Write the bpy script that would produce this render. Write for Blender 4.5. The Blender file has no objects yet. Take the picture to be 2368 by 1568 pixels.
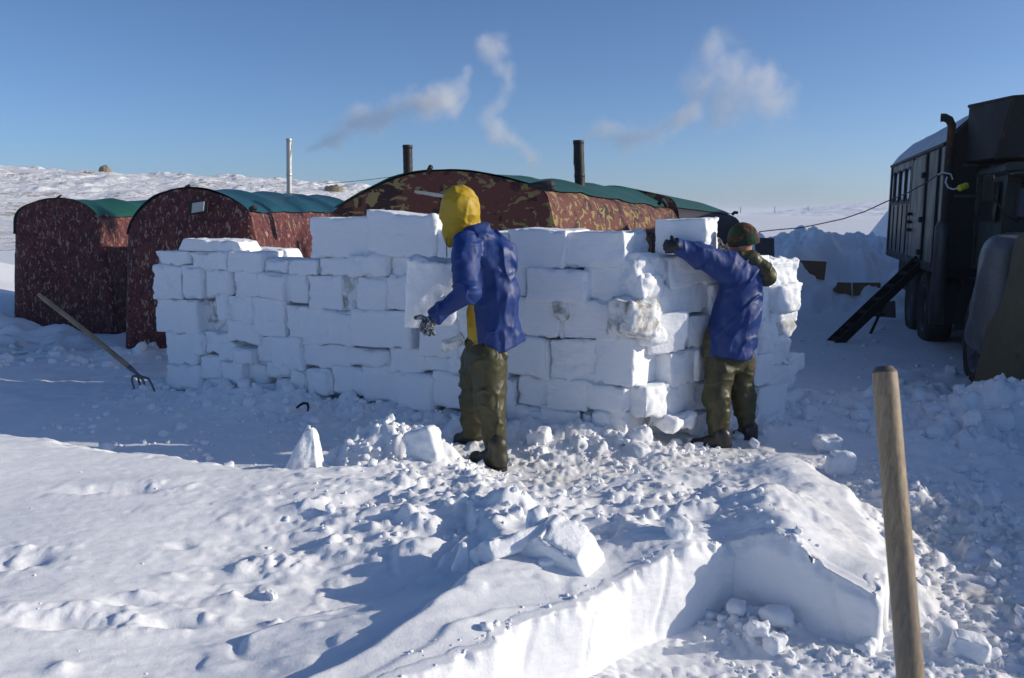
import bpy, math, random
import numpy as np
from mathutils import Vector, Matrix

# ------------------------------------------------------------------ camera, sky, sun, exposure
S = bpy.context.scene
F_PX, CX, CY, CAM_H = 1972.0, 1183.5, 784.0, 1.7
TILT = math.atan(289.0 / F_PX)
cam = bpy.data.cameras.new('camera')
cam_o = bpy.data.objects.new('camera', cam)
S.collection.objects.link(cam_o)
cam.sensor_width = 36.0
cam.lens = 36.0 * F_PX / 2367.0
cam.clip_start = 0.05
cam.clip_end = 20000
cam_o.location = (0, 0, CAM_H)
cam_o.rotation_euler = (math.pi / 2 - TILT, 0, 0)
cam.dof.use_dof = True
cam.dof.focus_distance = 5.8
cam.dof.aperture_fstop = 11
S.camera = cam_o

SUN_AZ, SUN_EL = math.radians(-1.5), math.radians(19.5)      # azimuth from +X towards +Y
SUN = Vector((math.cos(SUN_EL) * math.cos(SUN_AZ), math.cos(SUN_EL) * math.sin(SUN_AZ), math.sin(SUN_EL)))
W = bpy.data.worlds.new('World'); S.world = W; W.use_nodes = True
nt = W.node_tree; nt.nodes.clear()
sky = nt.nodes.new('ShaderNodeTexSky'); sky.sky_type = 'NISHITA'; sky.sun_disc = False
sky.sun_elevation = SUN_EL; sky.sun_rotation = math.pi / 2 - SUN_AZ
sky.air_density = 0.66; sky.dust_density = 1.05; sky.ozone_density = 4.8; sky.altitude = 300
bg = nt.nodes.new('ShaderNodeBackground'); bg.inputs["Strength"].default_value = 0.118
wo = nt.nodes.new('ShaderNodeOutputWorld')
nt.links.new(sky.outputs[0], bg.inputs[0]); nt.links.new(bg.outputs[0], wo.inputs[0])
sl = bpy.data.lights.new('sun', 'SUN'); sl.energy = 3.8; sl.angle = math.radians(0.55); sl.color = (1.0, 0.905, 0.765)
so = bpy.data.objects.new('sun', sl); S.collection.objects.link(so)
so.rotation_euler = (-SUN).to_track_quat('-Z', 'Y').to_euler()
S.view_settings.view_transform = 'Standard'; S.view_settings.look = 'None'
S.view_settings.exposure = 0.15; S.view_settings.gamma = 1.0
S.render.engine = 'CYCLES'
S.cycles.use_denoising = True
S.cycles.max_bounces = 6; S.cycles.diffuse_bounces = 4; S.cycles.glossy_bounces = 2
S.cycles.transmission_bounces = 4; S.cycles.transparent_max_bounces = 8; S.cycles.volume_bounces = 4
S.cycles.sample_clamp_indirect = 6

# ------------------------------------------------------------------ maths helpers
CT, ST = math.cos(TILT), math.sin(TILT)
def ray(u, v):
    x = (u - CX) / F_PX; y = -(v - CY) / F_PX
    return np.array([x, CT + y * ST, -ST + y * CT])
def PW(u, v, Y):                                   # point of the place seen at (u, v), Y metres ahead
    d = ray(u, v); k = Y / d[1]
    return np.array([d[0] * k, Y, CAM_H + d[2] * k])
def PG(u, v, z=0.0):                               # point of the place seen at (u, v) at height z
    d = ray(u, v); k = (z - CAM_H) / d[2]
    return np.array([d[0] * k, d[1] * k, z])
def PP(u, v, a, n):                                # point on the vertical plane through a with normal n
    d = ray(u, v); k = ((a[0]) * n[0] + (a[1]) * n[1]) / (d[0] * n[0] + d[1] * n[1])
    return np.array([d[0] * k, d[1] * k, CAM_H + d[2] * k])

def _h(ix, iy, iz, seed):
    h = (ix * 374761393 + iy * 668265263 + iz * 2147483647 + seed * 974711) & 0xffffffff
    h = ((h ^ (h >> 13)) * 1274126177) & 0xffffffff
    h = (h ^ (h >> 16))
    return (h & 0xffff) / 32767.5 - 1.0
def vn2(x, y, seed=0):                             # smooth value noise in -1..1
    x0 = np.floor(x); y0 = np.floor(y); fx = x - x0; fy = y - y0
    ix = x0.astype(np.int64); iy = y0.astype(np.int64)
    fx = fx * fx * fx * (fx * (fx * 6 - 15) + 10); fy = fy * fy * fy * (fy * (fy * 6 - 15) + 10)
    a = _h(ix, iy, 0, seed); b = _h(ix + 1, iy, 0, seed); c = _h(ix, iy + 1, 0, seed); d = _h(ix + 1, iy + 1, 0, seed)
    return (a + (b - a) * fx) * (1 - fy) + (c + (d - c) * fx) * fy
def vn3(x, y, z, seed=0):
    x0 = np.floor(x); y0 = np.floor(y); z0 = np.floor(z); fx = x - x0; fy = y - y0; fz = z - z0
    ix = x0.astype(np.int64); iy = y0.astype(np.int64); iz = z0.astype(np.int64)
    fx = fx * fx * (3 - 2 * fx); fy = fy * fy * (3 - 2 * fy); fz = fz * fz * (3 - 2 * fz)
    r = 0
    for k, wz in ((0, 1 - fz), (1, fz)):
        a = _h(ix, iy, iz + k, seed); b = _h(ix + 1, iy, iz + k, seed); c = _h(ix, iy + 1, iz + k, seed); d = _h(ix + 1, iy + 1, iz + k, seed)
        r = r + wz * ((a + (b - a) * fx) * (1 - fy) + (c + (d - c) * fx) * fy)
    return r
def fbm2(x, y, oct=4, seed=0, g=0.5, rot=0.6):
    s = 0; a = 1; c, sn = math.cos(rot), math.sin(rot)
    for i in range(oct):
        s = s + a * vn2(x, y, seed + i); a *= g
        x, y = (c * x - sn * y) * 2.03 + 11.3, (sn * x + c * y) * 2.03 + 5.1
    return s
def fbm3(p, f, oct=3, seed=0, g=0.5):
    s = 0; a = 1
    for i in range(oct):
        s = s + a * vn3(p[..., 0] * f + 3.7 * i, p[..., 1] * f + 1.3 * i, p[..., 2] * f + 7.1 * i, seed + i); a *= g; f *= 2.07
    return s
def sstep(a, b, x):
    t = np.clip((x - a) / (b - a), 0, 1); return t * t * (3 - 2 * t)

# ------------------------------------------------------------------ scene helpers
COL = S.collection
def mesh_data(name, V, Fc, smooth=True):
    V = np.asarray(V, dtype=np.float32)
    me = bpy.data.meshes.new(name)
    if isinstance(Fc, np.ndarray):
        n, k = Fc.shape
        me.vertices.add(len(V)); me.vertices.foreach_set('co', V.ravel())
        me.loops.add(n * k); me.loops.foreach_set('vertex_index', Fc.astype(np.int32).ravel())
        me.polygons.add(n); me.polygons.foreach_set('loop_start', np.arange(0, n * k, k, dtype=np.int32))
        me.update(calc_edges=True); me.validate()
    else:
        me.from_pydata([tuple(map(float, v)) for v in V], [], [list(map(int, f)) for f in Fc]); me.update()
    me.polygons.foreach_set('use_smooth', np.full(len(me.polygons), smooth, dtype=bool))
    return me
def obj(name, V, Fc, mat, parent=None, smooth=True, origin=None):
    V = np.asarray(V, dtype=float)
    o_ = np.zeros(3) if origin is None else np.asarray(origin, float)
    base = world_loc(parent) if parent is not None else np.zeros(3)
    if parent is not None and origin is None: o_ = base
    me = mesh_data(name, V - o_, Fc, smooth)
    if mat is not None: me.materials.append(mat)
    o = bpy.data.objects.new(name, me); COL.objects.link(o)
    o.parent = parent
    o.location = o_ - base
    return o
def world_loc(o):
    p = np.zeros(3)
    while o is not None:
        p = p + np.array(o.location); o = o.parent
    return p
def tag(o, label=None, cat=None, group=None, kind=None):
    if label: o['label'] = label
    if cat: o['category'] = cat
    if group: o['group'] = group
    if kind: o['kind'] = kind
    return o
def thing(name, loc, label, cat, group=None):
    o = bpy.data.objects.new(name, None); COL.objects.link(o); o.location = loc; o.empty_display_size = 0.1
    return tag(o, label, cat, group)
def copy_tree(o, delta, label):
    c = o.copy(); COL.objects.link(c); c.location = Vector(o.location) + Vector(delta); c['label'] = label
    for ch in list(o.children):
        k = ch.copy(); COL.objects.link(k); k.parent = c
    return c

class MB:                                            # collects shapes into one mesh
    def __init__(s): s.V = []; s.F = []; s.n = 0
    def add(s, V, Fc):
        V = np.asarray(V, float); s.V.append(V)
        s.F += [[i + s.n for i in f] for f in Fc]; s.n += len(V); return s
    def box(s, lo, hi, fr=None, bev=0.0):
        (a, b, c), (d, e, f) = lo, hi
        t = bev
        if t <= 0:
            V = np.array([(a, b, c), (d, b, c), (d, e, c), (a, e, c), (a, b, f), (d, b, f), (d, e, f), (a, e, f)], float)
            Fc = [(0, 3, 2, 1), (4, 5, 6, 7), (0, 1, 5, 4), (1, 2, 6, 5), (2, 3, 7, 6), (3, 0, 4, 7)]
        else:                                        # chamfered box
            V = []; 
            cs = [(a, b, c), (d, b, c), (d, e, c), (a, e, c), (a, b, f), (d, b, f), (d, e, f), (a, e, f)]
            m = np.array([(a + d) / 2, (b + e) / 2, (c + f) / 2]); idx = {}
            for i, p in enumerate(cs):
                p = np.array(p); sg = np.sign(m - p)
                for k in range(3):
                    q = p + sg * t; q[k] = p[k]; idx[(i, k)] = len(V); V.append(q)
            V = np.array(V)
            quads = {2: [(0, 3, 2, 1), (4, 5, 6, 7)], 1: [(0, 1, 5, 4), (2, 3, 7, 6)], 0: [(1, 2, 6, 5), (3, 0, 4, 7)]}
            Fc = []
            for k, qs in quads.items():
                for q in qs: Fc.append(tuple(idx[(i, k)] for i in q))
            edges = [(0, 1), (1, 2), (2, 3), (3, 0), (4, 5), (5, 6), (6, 7), (7, 4), (0, 4), (1, 5), (2, 6), (3, 7)]
            for i, j in edges:
                ax = int(np.argmax(np.abs(np.array(cs[i]) - np.array(cs[j]))))
                k1, k2 = [k for k in range(3) if k != ax]
                q = [idx[(i, k1)], idx[(j, k1)], idx[(j, k2)], idx[(i, k2)]]
                nrm = np.cross(V[q[1]] - V[q[0]], V[q[2]] - V[q[0]])
                if np.dot(nrm, (np.array(cs[i]) + np.array(cs[j])) / 2 - m) < 0: q = q[::-1]
                Fc.append(tuple(q))
            for i in range(8):
                q = [idx[(i, 0)], idx[(i, 1)], idx[(i, 2)]]
                nrm = np.cross(V[q[1]] - V[q[0]], V[q[2]] - V[q[0]])
                if np.dot(nrm, np.array(cs[i]) - m) < 0: q = q[::-1]
                Fc.append(tuple(q))
        if fr is not None: V = fr(V)
        return s.add(V, Fc)
    def tube(s, pts, r, n=10, fr=None, cap=True):
        pts = np.array(pts, float)
        if np.isscalar(r): r = [r] * len(pts)
        T = np.gradient(pts, axis=0); T /= np.linalg.norm(T, axis=1)[:, None] + 1e-9
        up = np.array([0, 0, 1.0]) if abs(T[0][2]) < 0.9 else np.array([1.0, 0, 0])
        V = []
        a = np.cross(T[0], up); a /= np.linalg.norm(a)
        for i, p in enumerate(pts):
            a = a - T[i] * np.dot(a, T[i]); a /= np.linalg.norm(a); b = np.cross(T[i], a)
            for k in range(n):
                w = 2 * math.pi * k / n
                V.append(p + r[i] * (math.cos(w) * a + math.sin(w) * b))
        Fc = []
        for i in range(len(pts) - 1):
            for k in range(n):
                k2 = (k + 1) % n
                Fc.append((i * n + k, i * n + k2, (i + 1) * n + k2, (i + 1) * n + k))
        if cap:
            Fc.append(tuple(range(n - 1, -1, -1))); Fc.append(tuple((len(pts) - 1) * n + k for k in range(n)))
        V = np.array(V)
        if fr is not None: V = fr(V)
        return s.add(V, Fc)
    def poly(s, P, th, nrm, fr=None):                # flat outline with thickness
        P = np.array(P, float); nrm = np.array(nrm, float); n = len(P)
        V = np.vstack([P, P + nrm * th])
        Fc = [tuple(range(n - 1, -1, -1)), tuple(range(n, 2 * n))] + [(i, (i + 1) % n, n + (i + 1) % n, n + i) for i in range(n)]
        if fr is not None: V = fr(V)
        return s.add(V, Fc)
    def grid(s, P, closed=False):                    # P: rows x cols x 3
        P = np.asarray(P); a, b = P.shape[:2]
        Fc = [(i * b + j, i * b + (j + 1) % b, (i + 1) * b + (j + 1) % b, (i + 1) * b + j) for i in range(a - 1) for j in range(b if closed else b - 1)]
        return s.add(P.reshape(-1, 3), Fc)
    def build(s, name, mat, parent=None, smooth=False, origin=None):
        return obj(name, np.vstack(s.V), s.F, mat, parent, smooth, origin)
def grid_faces(a, b):
    i = np.arange(a * b).reshape(a, b)
    return np.stack([i[:-1, :-1], i[:-1, 1:], i[1:, 1:], i[1:, :-1]], -1).reshape(-1, 4)

# signed distance shapes turned into meshes (surface nets)
def nets(fn, lo, hi, h):
    lo = np.array(lo, float); hi = np.array(hi, float)
    ax = [np.arange(lo[k], hi[k] + h, h) for k in range(3)]
    P = np.stack(np.meshgrid(*ax, indexing='ij'), -1)
    v = fn(P)
    s = v < 0
    c = sum(s[i:s.shape[0] - 1 + i, j:s.shape[1] - 1 + j, k:s.shape[2] - 1 + k].astype(np.int8) for i in (0, 1) for j in (0, 1) for k in (0, 1))
    act = (c > 0) & (c < 8)
    idx = -np.ones(act.shape, dtype=np.int64); n = int(act.sum()); idx[act] = np.arange(n)
    cells = np.argwhere(act); acc = np.zeros((n, 3)); cnt = np.zeros(n)
    corners = [(i, j, k) for i in (0, 1) for j in (0, 1) for k in (0, 1)]
    for a in corners:
        for d in range(3):
            if a[d] == 0:
                b = list(a); b[d] = 1
                va = v[cells[:, 0] + a[0], cells[:, 1] + a[1], cells[:, 2] + a[2]]; vb = v[cells[:, 0] + b[0], cells[:, 1] + b[1], cells[:, 2] + b[2]]
                m = (va < 0) != (vb < 0); t = np.where(m, va / np.where(m, va - vb, 1), 0)
                p = np.tile(np.array(a, float), (n, 1)); p[:, d] += t
                acc[m] += p[m]; cnt[m] += 1
    Vv = lo + (cells + acc / cnt[:, None]) * h
    Fs = []
    for d in range(3):
        e = [(1, 2), (2, 0), (0, 1)][d]
        sl0 = [slice(None)] * 3; sl1 = [slice(None)] * 3; sl0[d] = slice(0, -1); sl1[d] = slice(1, None)
        cr = s[tuple(sl0)] != s[tuple(sl1)]
        E = np.argwhere(cr); o0 = np.zeros(3, int); o1 = o0.copy(); o1[e[0]] = 1; o2 = o0.copy(); o2[e[1]] = 1; o3 = o1 + o2
        ok = (E[:, e[0]] > 0) & (E[:, e[1]] > 0) & (E[:, e[0]] < act.shape[e[0]]) & (E[:, e[1]] < act.shape[e[1]])
        E = E[ok]
        q = np.stack([idx[tuple((E - o).T)] for o in (o3, o2, o0, o1)], -1)
        ins = s[tuple(E.T)]
        q[~ins] = q[~ins][:, ::-1]
        Fs.append(q)
    Fq = np.vstack(Fs); Fq = Fq[(Fq >= 0).all(1)]
    return Vv, Fq
def rc(p, a, b, ra, rb):                             # tapered capsule
    a = np.array(a, float); b = np.array(b, float); ab = b - a
    t = np.clip(((p - a) @ ab) / (ab @ ab), 0, 1)
    return np.linalg.norm(p - a - t[..., None] * ab, axis=-1) - (ra + (rb - ra) * t)
def el(p, c, r, rotz=0.0, rotx=0.0, roty=0.0):       # ellipsoid
    q = p - np.array(c, float)
    if rotz or rotx or roty:
        M = np.array(Matrix.Rotation(rotz, 3, 'Z') @ Matrix.Rotation(roty, 3, 'Y') @ Matrix.Rotation(rotx, 3, 'X'))
        q = q @ M
    r = np.array(r, float); k0 = np.linalg.norm(q / r, axis=-1); k1 = np.linalg.norm(q / (r * r), axis=-1) + 1e-9
    return k0 * (k0 - 1) / k1
def su(a, b, k):                                     # smooth union
    h = np.clip(0.5 + 0.5 * (b - a) / k, 0, 1); return b + (a - b) * h - k * h * (1 - h)
def split_faces(V, Fq, pred):                        # returns two sub-meshes by a test on face centres
    c = V[Fq].mean(1); m = pred(c); out = []
    for mm in (m, ~m):
        f = Fq[mm]; used = np.unique(f); re = -np.ones(len(V), dtype=np.int64); re[used] = np.arange(len(used))
        out.append((V[used], re[f]))
    return out

# ------------------------------------------------------------------ materials
MATS = {}
def new_mat(name):
    m = bpy.data.materials.new(name); m.use_nodes = True; t = m.node_tree; t.nodes.clear()
    out = t.nodes.new('ShaderNodeOutputMaterial'); b = t.nodes.new('ShaderNodeBsdfPrincipled')
    t.links.new(b.outputs[0], out.inputs[0]); MATS[name] = m
    return m, t, b
def N(t, kind, **kw):
    n = t.nodes.new('ShaderNode' + kind)
    for k, v in kw.items():
        if k in n.inputs: n.inputs[k].default_value = v
        else: setattr(n, k, v)
    return n
def coords(t, scale=(1, 1, 1), rot=(0, 0, 0), src='Object'):
    c = N(t, 'TexCoord'); m = N(t, 'Mapping'); m.inputs['Scale'].default_value = scale; m.inputs['Rotation'].default_value = rot
    t.links.new(c.outputs[src], m.inputs[0]); return m.outputs[0]
def noise(t, vec, scale, detail=4, rough=0.55, dist=0.0):
    n = N(t, 'TexNoise'); n.inputs['Scale'].default_value = scale; n.inputs['Detail'].default_value = detail
    n.inputs['Roughness'].default_value = rough; n.inputs['Distortion'].default_value = dist
    t.links.new(vec, n.inputs['Vector']); return n.outputs['Fac']
def ramp(t, fac, stops, interp='LINEAR'):
    r = N(t, 'ValToRGB'); r.color_ramp.interpolation = interp; e = r.color_ramp.elements
    while len(e) < len(stops): e.new(0.5)
    for i, (p, c) in enumerate(stops):
        e[i].position = p; e[i].color = (c, c, c, 1) if np.isscalar(c) else (*c, 1)
    t.links.new(fac, r.inputs[0]); return r.outputs[0]
def mix(t, fac, a, b):
    m = N(t, 'MixRGB')
    for i, x in ((0, fac), (1, a), (2, b)):
        if isinstance(x, (tuple, list)): m.inputs[i].default_value = (*x, 1)
        elif isinstance(x, (int, float)): m.inputs[i].default_value = x
        else: t.links.new(x, m.inputs[i])
    return m.outputs[0]
def bump(t, b, hgt, strength=0.5, dist=0.01, prev=None):
    n = N(t, 'Bump'); n.inputs['Strength'].default_value = strength; n.inputs['Distance'].default_value = dist
    t.links.new(hgt, n.inputs['Height'])
    if prev is not None: t.links.new(prev, n.inputs['Normal'])
    t.links.new(n.outputs[0], b.inputs['Normal']); return n.outputs[0]
def snow_mat(name, col=(0.87, 0.89, 0.92), grain=0.004, dirt=0.0, dirtcol=(0.30, 0.25, 0.17), dscale=9.0, thr=0.55, sawn=False, rnd=False):
    m, t, b = new_mat(name)
    v = coords(t)
    n1 = noise(t, v, 5.0, 4)
    c = mix(t, n1, tuple(x * 0.965 for x in col), tuple(min(x * 1.02, .95) for x in col))
    if dirt > 0:
        vv = v
        if rnd:
            oi = N(t, 'ObjectInfo'); ad = N(t, 'VectorMath', operation='ADD'); t.links.new(v, ad.inputs[0])
            sc = N(t, 'VectorMath', operation='SCALE'); sc.inputs[0].default_value = (37, 91, 53); t.links.new(oi.outputs['Random'], sc.inputs['Scale'])
            t.links.new(sc.outputs[0], ad.inputs[1]); vv = ad.outputs[0]
        n2 = noise(t, vv, dscale, 6, 0.65, 0.6)
        f = ramp(t, n2, [(thr, 0.0), (min(thr + 0.22, 1), dirt)])
        c = mix(t, f, c, dirtcol)
    t.links.new(c, b.inputs['Base Color'])
    b.inputs['Roughness'].default_value = 0.62
    b.inputs['Specular IOR Level'].default_value = 0.3
    b.inputs['Sheen Weight'].default_value = 0.0
    n3 = noise(t, v, 70.0, 5, 0.7)
    p = bump(t, b, n3, 0.55, grain)
    n4 = noise(t, v, 16.0, 4, 0.6)
    p = bump(t, b, n4, 0.5, grain * 3, p)
    if sawn:
        n5 = noise(t, coords(t, (4, 4, 38), (0.5, 0.35, 0)), 1.0, 3, 0.6)
        p = bump(t, b, n5, 0.6, 0.008, p)
        bump(t, b, noise(t, coords(t, (1, 1, 6)), 7.0, 4, 0.65), 0.35, 0.006, p)
    return m
def simple_mat(name, col, rough=0.6, metal=0.0, var=0.25, scale=8.0, bumpd=0.0, bscale=30.0, col2=None, spec=0.5, thr=None):
    m, t, b = new_mat(name); v = coords(t)
    n1 = noise(t, v, scale, 5, 0.65)
    f = n1 if thr is None else ramp(t, n1, [(thr, 0.0), (min(thr + 0.1, 1), 1.0)])
    c2 = col2 if col2 is not None else tuple(x * (1 - var) for x in col)
    t.links.new(mix(t, f, col, c2), b.inputs['Base Color'])
    b.inputs['Roughness'].default_value = rough; b.inputs['Metallic'].default_value = metal
    b.inputs['Specular IOR Level'].default_value = spec
    if bumpd > 0: bump(t, b, noise(t, v, bscale, 4), 0.6, bumpd)
    return m
# ------------------------------------------------------------------ snow ground
M_snow = snow_mat('snow', grain=0.0035)
M_block = snow_mat('snow_block', col=(0.88, 0.90, 0.925), grain=0.005, dirt=0.35, dirtcol=(0.42, 0.38, 0.30), thr=0.62, dscale=6, sawn=True, rnd=True)
M_blockd = snow_mat('snow_block_dirty', col=(0.80, 0.82, 0.83), grain=0.006, dirt=0.95, dirtcol=(0.17, 0.125, 0.07), thr=0.455, dscale=8, rnd=True)

TR_C = np.array([0.96, 3.49])                        # inner corner of the cut
face_l = np.array([[0.99, 3.512], [0.465, 3.16], [0.266, 2.93], [0.04, 2.80], [-0.056, 2.62], [-0.34, 2.42], [-1.0, 1.85], [-2.2, 0.9], [-2.6, 0.2], [-2.6, -1.6]])
face_b = np.array([[0.935, 3.508], [1.15, 3.349], [1.425, 3.146], [1.44, 3.150], [1.465, 3.185], [1.50, 3.25]])
bench = np.array([[-60, -3], [-60, 9.0], [-12, 6.3], [-5, 5.5], [-3.22, 5.25], [-1.96, 4.8], [-1.3, 4.63], [-0.9, 4.75], [-0.5, 5.05], [-0.1, 4.72], [0.02, 4.5],
                  [0.35, 4.4], [0.75, 4.62], [1.2, 4.78], [1.66, 4.75], [1.86, 4.3], [1.76, 3.8], [1.62, 3.46], [1.50, 3.25], [1.44, 3.150], [0.96, 3.49],
                  [0.465, 3.16], [0.266, 2.93], [0.04, 2.80], [-0.056, 2.62], [-0.34, 2.42], [-1.0, 1.85], [-2.2, 0.9], [-2.6, 0.2], [-2.6, -3]])
def seg_dist(x, y, a, b):
    ab = b - a; t = np.clip(((x - a[0]) * ab[0] + (y - a[1]) * ab[1]) / (ab @ ab), 0, 1)
    return np.hypot(x - a[0] - t * ab[0], y - a[1] - t * ab[1])
def line_dist(x, y, pl):
    d = None
    for i in range(len(pl) - 1):
        e = seg_dist(x, y, pl[i], pl[i + 1]); d = e if d is None else np.minimum(d, e)
    return d
def inside(x, y, P):
    r = np.zeros(x.shape, bool); n = len(P)
    for i in range(n):
        x1, y1 = P[i]; x2, y2 = P[(i + 1) % n]
        if y1 == y2: continue
        r ^= ((y1 > y) != (y2 > y)) & (x < (x2 - x1) * (y - y1) / (y2 - y1) + x1)
    return r
def gauss(x, y, cx, cy, rx, ry=None, rot=0.0):
    ry = rx if ry is None else ry
    c, s = math.cos(rot), math.sin(rot); dx = x - cx; dy = y - cy
    a = (c * dx + s * dy) / rx; b = (-s * dx + c * dy) / ry
    return np.exp(-(a * a + b * b))
def at2(u, v, z=0.3): p = PG(u, v, z); return p[0], p[1]

WALL_A = np.array([-3.30, 8.05]); WALL_B = np.array([0.95, 6.10]); WALL_C = np.array([2.62, 7.42])
def hgt(x, y, cut=0.0):
    """height of the snow at world x, y"""
    x = np.asarray(x, float); y = np.asarray(y, float)
    near = sstep(40, 15, np.abs(y))
    # the far plain and the camp floor
    z = 0.06 * fbm2(x * 0.35, y * 0.35, 3, 5) * sstep(6.5, 10, y) * near
    z += -0.22 * sstep(2.2, 5.0, x) * sstep(2.0, 9, y) * sstep(60, 25, y)
    z += 0.5 * fbm2(x * 0.02, y * 0.045, 4, 9) * sstep(30, 120, y)
    z -= 0.085 * sstep(0.98, 1.22, x) * sstep(5.7, 6.1, y) * sstep(3.2, 2.4, x)
    # path: trodden snow
    dpath = 0.010 * fbm2(x * 14, y * 14, 3, 21) + 0.006 * fbm2(x * 45, y * 45, 2, 24)
    z += dpath * sstep(9, 7, y) * sstep(-2.5, -1, x)
    rough_r = sstep(1.5, 2.0, x) * sstep(5.6, 4.8, y)
    lum = (0.3 + 0.9 * sstep(-0.3, 0.6, vn2(x * 1.7, y * 1.7, 36))) * (np.maximum(0, fbm2(x * 8, y * 8, 4, 31)) * 0.040 + np.maximum(0, fbm2(x * 26, y * 26, 3, 33) - 0.1) * 0.026) + 0.006 * fbm2(x * 40, y * 40, 2, 35)
    z += rough_r * lum
    # right hand track: falls away to a lower, shaded floor
    edge = 2.78 + 0.10 * vn2(y * 1.3, x * 0, 3) + 0.05 * vn2(y * 5, x * 0, 4) - 0.25 * sstep(4.6, 3.0, y) + 0.15 * sstep(5.4, 6.2, y)
    z -= 0.20 * sstep(-0.12, 0.30, x - edge) * sstep(7.5, 5.8, y)
    z += 0.05 * gauss(x, y, 2.2, 4.2, 0.6, 1.6)
    # piles at the right, and a long unseen bank added off right for shade
    pm = sstep(2.7, 3.5, x) * sstep(8.4, 7.2, y) * sstep(7.5, 5.5, x)
    z += pm * (0.10 + 0.13 * np.maximum(0, fbm2(x * 1.7, y * 1.7, 2, 41) + 0.1) + 0.075 * np.abs(fbm2(x * 4.5, y * 4.5, 3, 43)) + 0.03 * fbm2(x * 14, y * 14, 3, 44))
    z += 0.16 * gauss(x, y, 3.35, 6.2, 0.5, 0.5) + 0.22 * gauss(x, y, 4.2, 7.0, 0.6, 0.4) + 0.10 * gauss(x, y, 3.0, 7.6, 0.5, 0.3)
    z += 1.45 * sstep(4.75, 5.8, x) * sstep(14, 8.5, x) * sstep(7.4, 6.7, y) * sstep(-2, 0.5, y)
    z += 3.3 * sstep(8.9, 11.5, x) * sstep(13.0, 17.0, y) * sstep(28, 23, y) * sstep(30, 18, x) * (1 + 0.1 * fbm2(x * 0.6, y * 0.6, 3, 46))  # unseen mound added behind the truck to shade the snow bank
    z += 0.022 * fbm2(x * 2.2, y * 2.2, 4, 47) * sstep(1.8, 3.0, x) * sstep(7.5, 8.5, y) * sstep(18, 15, y)
    z += (0.16 * gauss(x, y, 4.15, 8.35, 0.40, 0.35) + 0.14 * gauss(x, y, 4.75, 9.35, 0.5, 0.4) + 0.10 * gauss(x, y, 3.7, 8.0, 0.35, 0.2)) * (1 + 0.6 * fbm2(x * 5, y * 5, 3, 48))
    ta = (x - 5.40) * .955 - (y - 10.8) * .296; tb = (x - 5.40) * .296 + (y - 10.8) * .955
    z += 1.85 * sstep(1.6, 2.4, ta) * sstep(5.0, 3.6, ta) * sstep(-4.6, -3.2, tb) * sstep(7.5, 6.0, tb)  # drift added on the truck's far side, stops sun passing underneath
    # bank behind the truck's ladder, thrown up in lumps
    # heap against the tent feet
    z += 0.26 * gauss(x, y, -6.6, 11.2, 1.3, 0.5) * (1 + 0.5 * fbm2(x * 3, y * 3, 3, 61)) + 0.25 * gauss(x, y, -9.5, 10.8, 1.6, 1.0)
    z += 0.10 * gauss(x, y, -4.6, 10.1, 1.2, 0.4) * (1 + 0.6 * fbm2(x * 3, y * 3, 3, 62))
    z += 0.8 * gauss(x, y, -12.0, 14.5, 3.0, 1.8) + 1.1 * gauss(x, y, -15, 19, 4.0, 3.0)
    z += 0.028 * fbm2(x * 2.6, y * 2.6, 4, 63) * sstep(-1, -2, x) * sstep(5.5, 6.5, y) * sstep(13, 11, y)
    # loose drift along the wall's foot
    dw = np.minimum(seg_dist(x, y, WALL_A, WALL_B), seg_dist(x, y, WALL_B, WALL_C))
    z += 0.13 * np.exp(-(dw / 0.38) ** 2) * (0.8 + 0.55 * fbm2(x * 5, y * 5, 3, 71)) * sstep(-3.2, -2.8, x) * sstep(3.2, 2.6, x) * (1 - 0.95 * np.minimum(1, 1.3 * gauss(x, y, 1.45, 6.22, 0.45, 0.36)))
    z += np.maximum(0, fbm2(x * 8, y * 8, 3, 72) - 0.15) * 0.045 * np.exp(-(dw / 0.9) ** 2)
    # the uncut bench in front
    ins = inside(x, y, bench); dT = np.minimum(line_dist(x, y, face_l), line_dist(x, y, face_b))
    oth = bench[0:18]; dO = line_dist(x, y, oth)
    dO = dO * np.where(ins, 1, -1); 
    wl = 0.22 + 0.50 * sstep(-1.2, -3.0, x) - 0.15 * gauss(x, y, 1.52, 3.25, 0.22, 0.30)
    soft = sstep(-wl * 1.0, wl * 0.55, dO + 0.05 * fbm2(x * 4, y * 4, 3, 81) + 0.02 * fbm2(x * 15, y * 15, 2, 82))
    # outside of the bench past the trench faces the floor is flat
    cutoff = inside(x, y, TRENCH)
    hard = np.where(cutoff, sstep(0.0, 0.012, -(dT - 0.0)) * 0, 1.0)
    soft = soft * np.where(cutoff, 0.0, 1.0)
    if cut > 0: soft = soft * np.where(ins & (dT < cut), 0.0, 1.0)
    top = 0.30 + 0.030 * fbm2(x * 0.8, y * 0.8, 2, 85) - 0.05 * sstep(-2.0, 0, x) * sstep(3.8, 4.6, y) * sstep(0.9, 0.2, x)
    top += 0.10 * gauss(x, y, -3.2, 4.4, 1.6, 0.9)
    # dune on the left
    top += 0.06 * sstep(-1.4, -3.2, x) * sstep(3.2, 5.0, y)
    # ridge of the mound at the right
    top += 0.115 * gauss(x, y, 1.14, 3.50, 0.17, 0.26) + 0.08 * gauss(x, y, 1.50, 4.45, 0.22, 0.35) + 0.08 * gauss(x, y, 1.22, 3.95, 0.20, 0.22, 0.3)
    top -= 0.10 * sstep(1.30, 1.80, x) * sstep(4.9, 3.2, y)
    top -= 0.085 * sstep(-2.0, -0.8, x) * sstep(4.1, 3.5, y) * sstep(0.75, 0.3, x)
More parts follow.
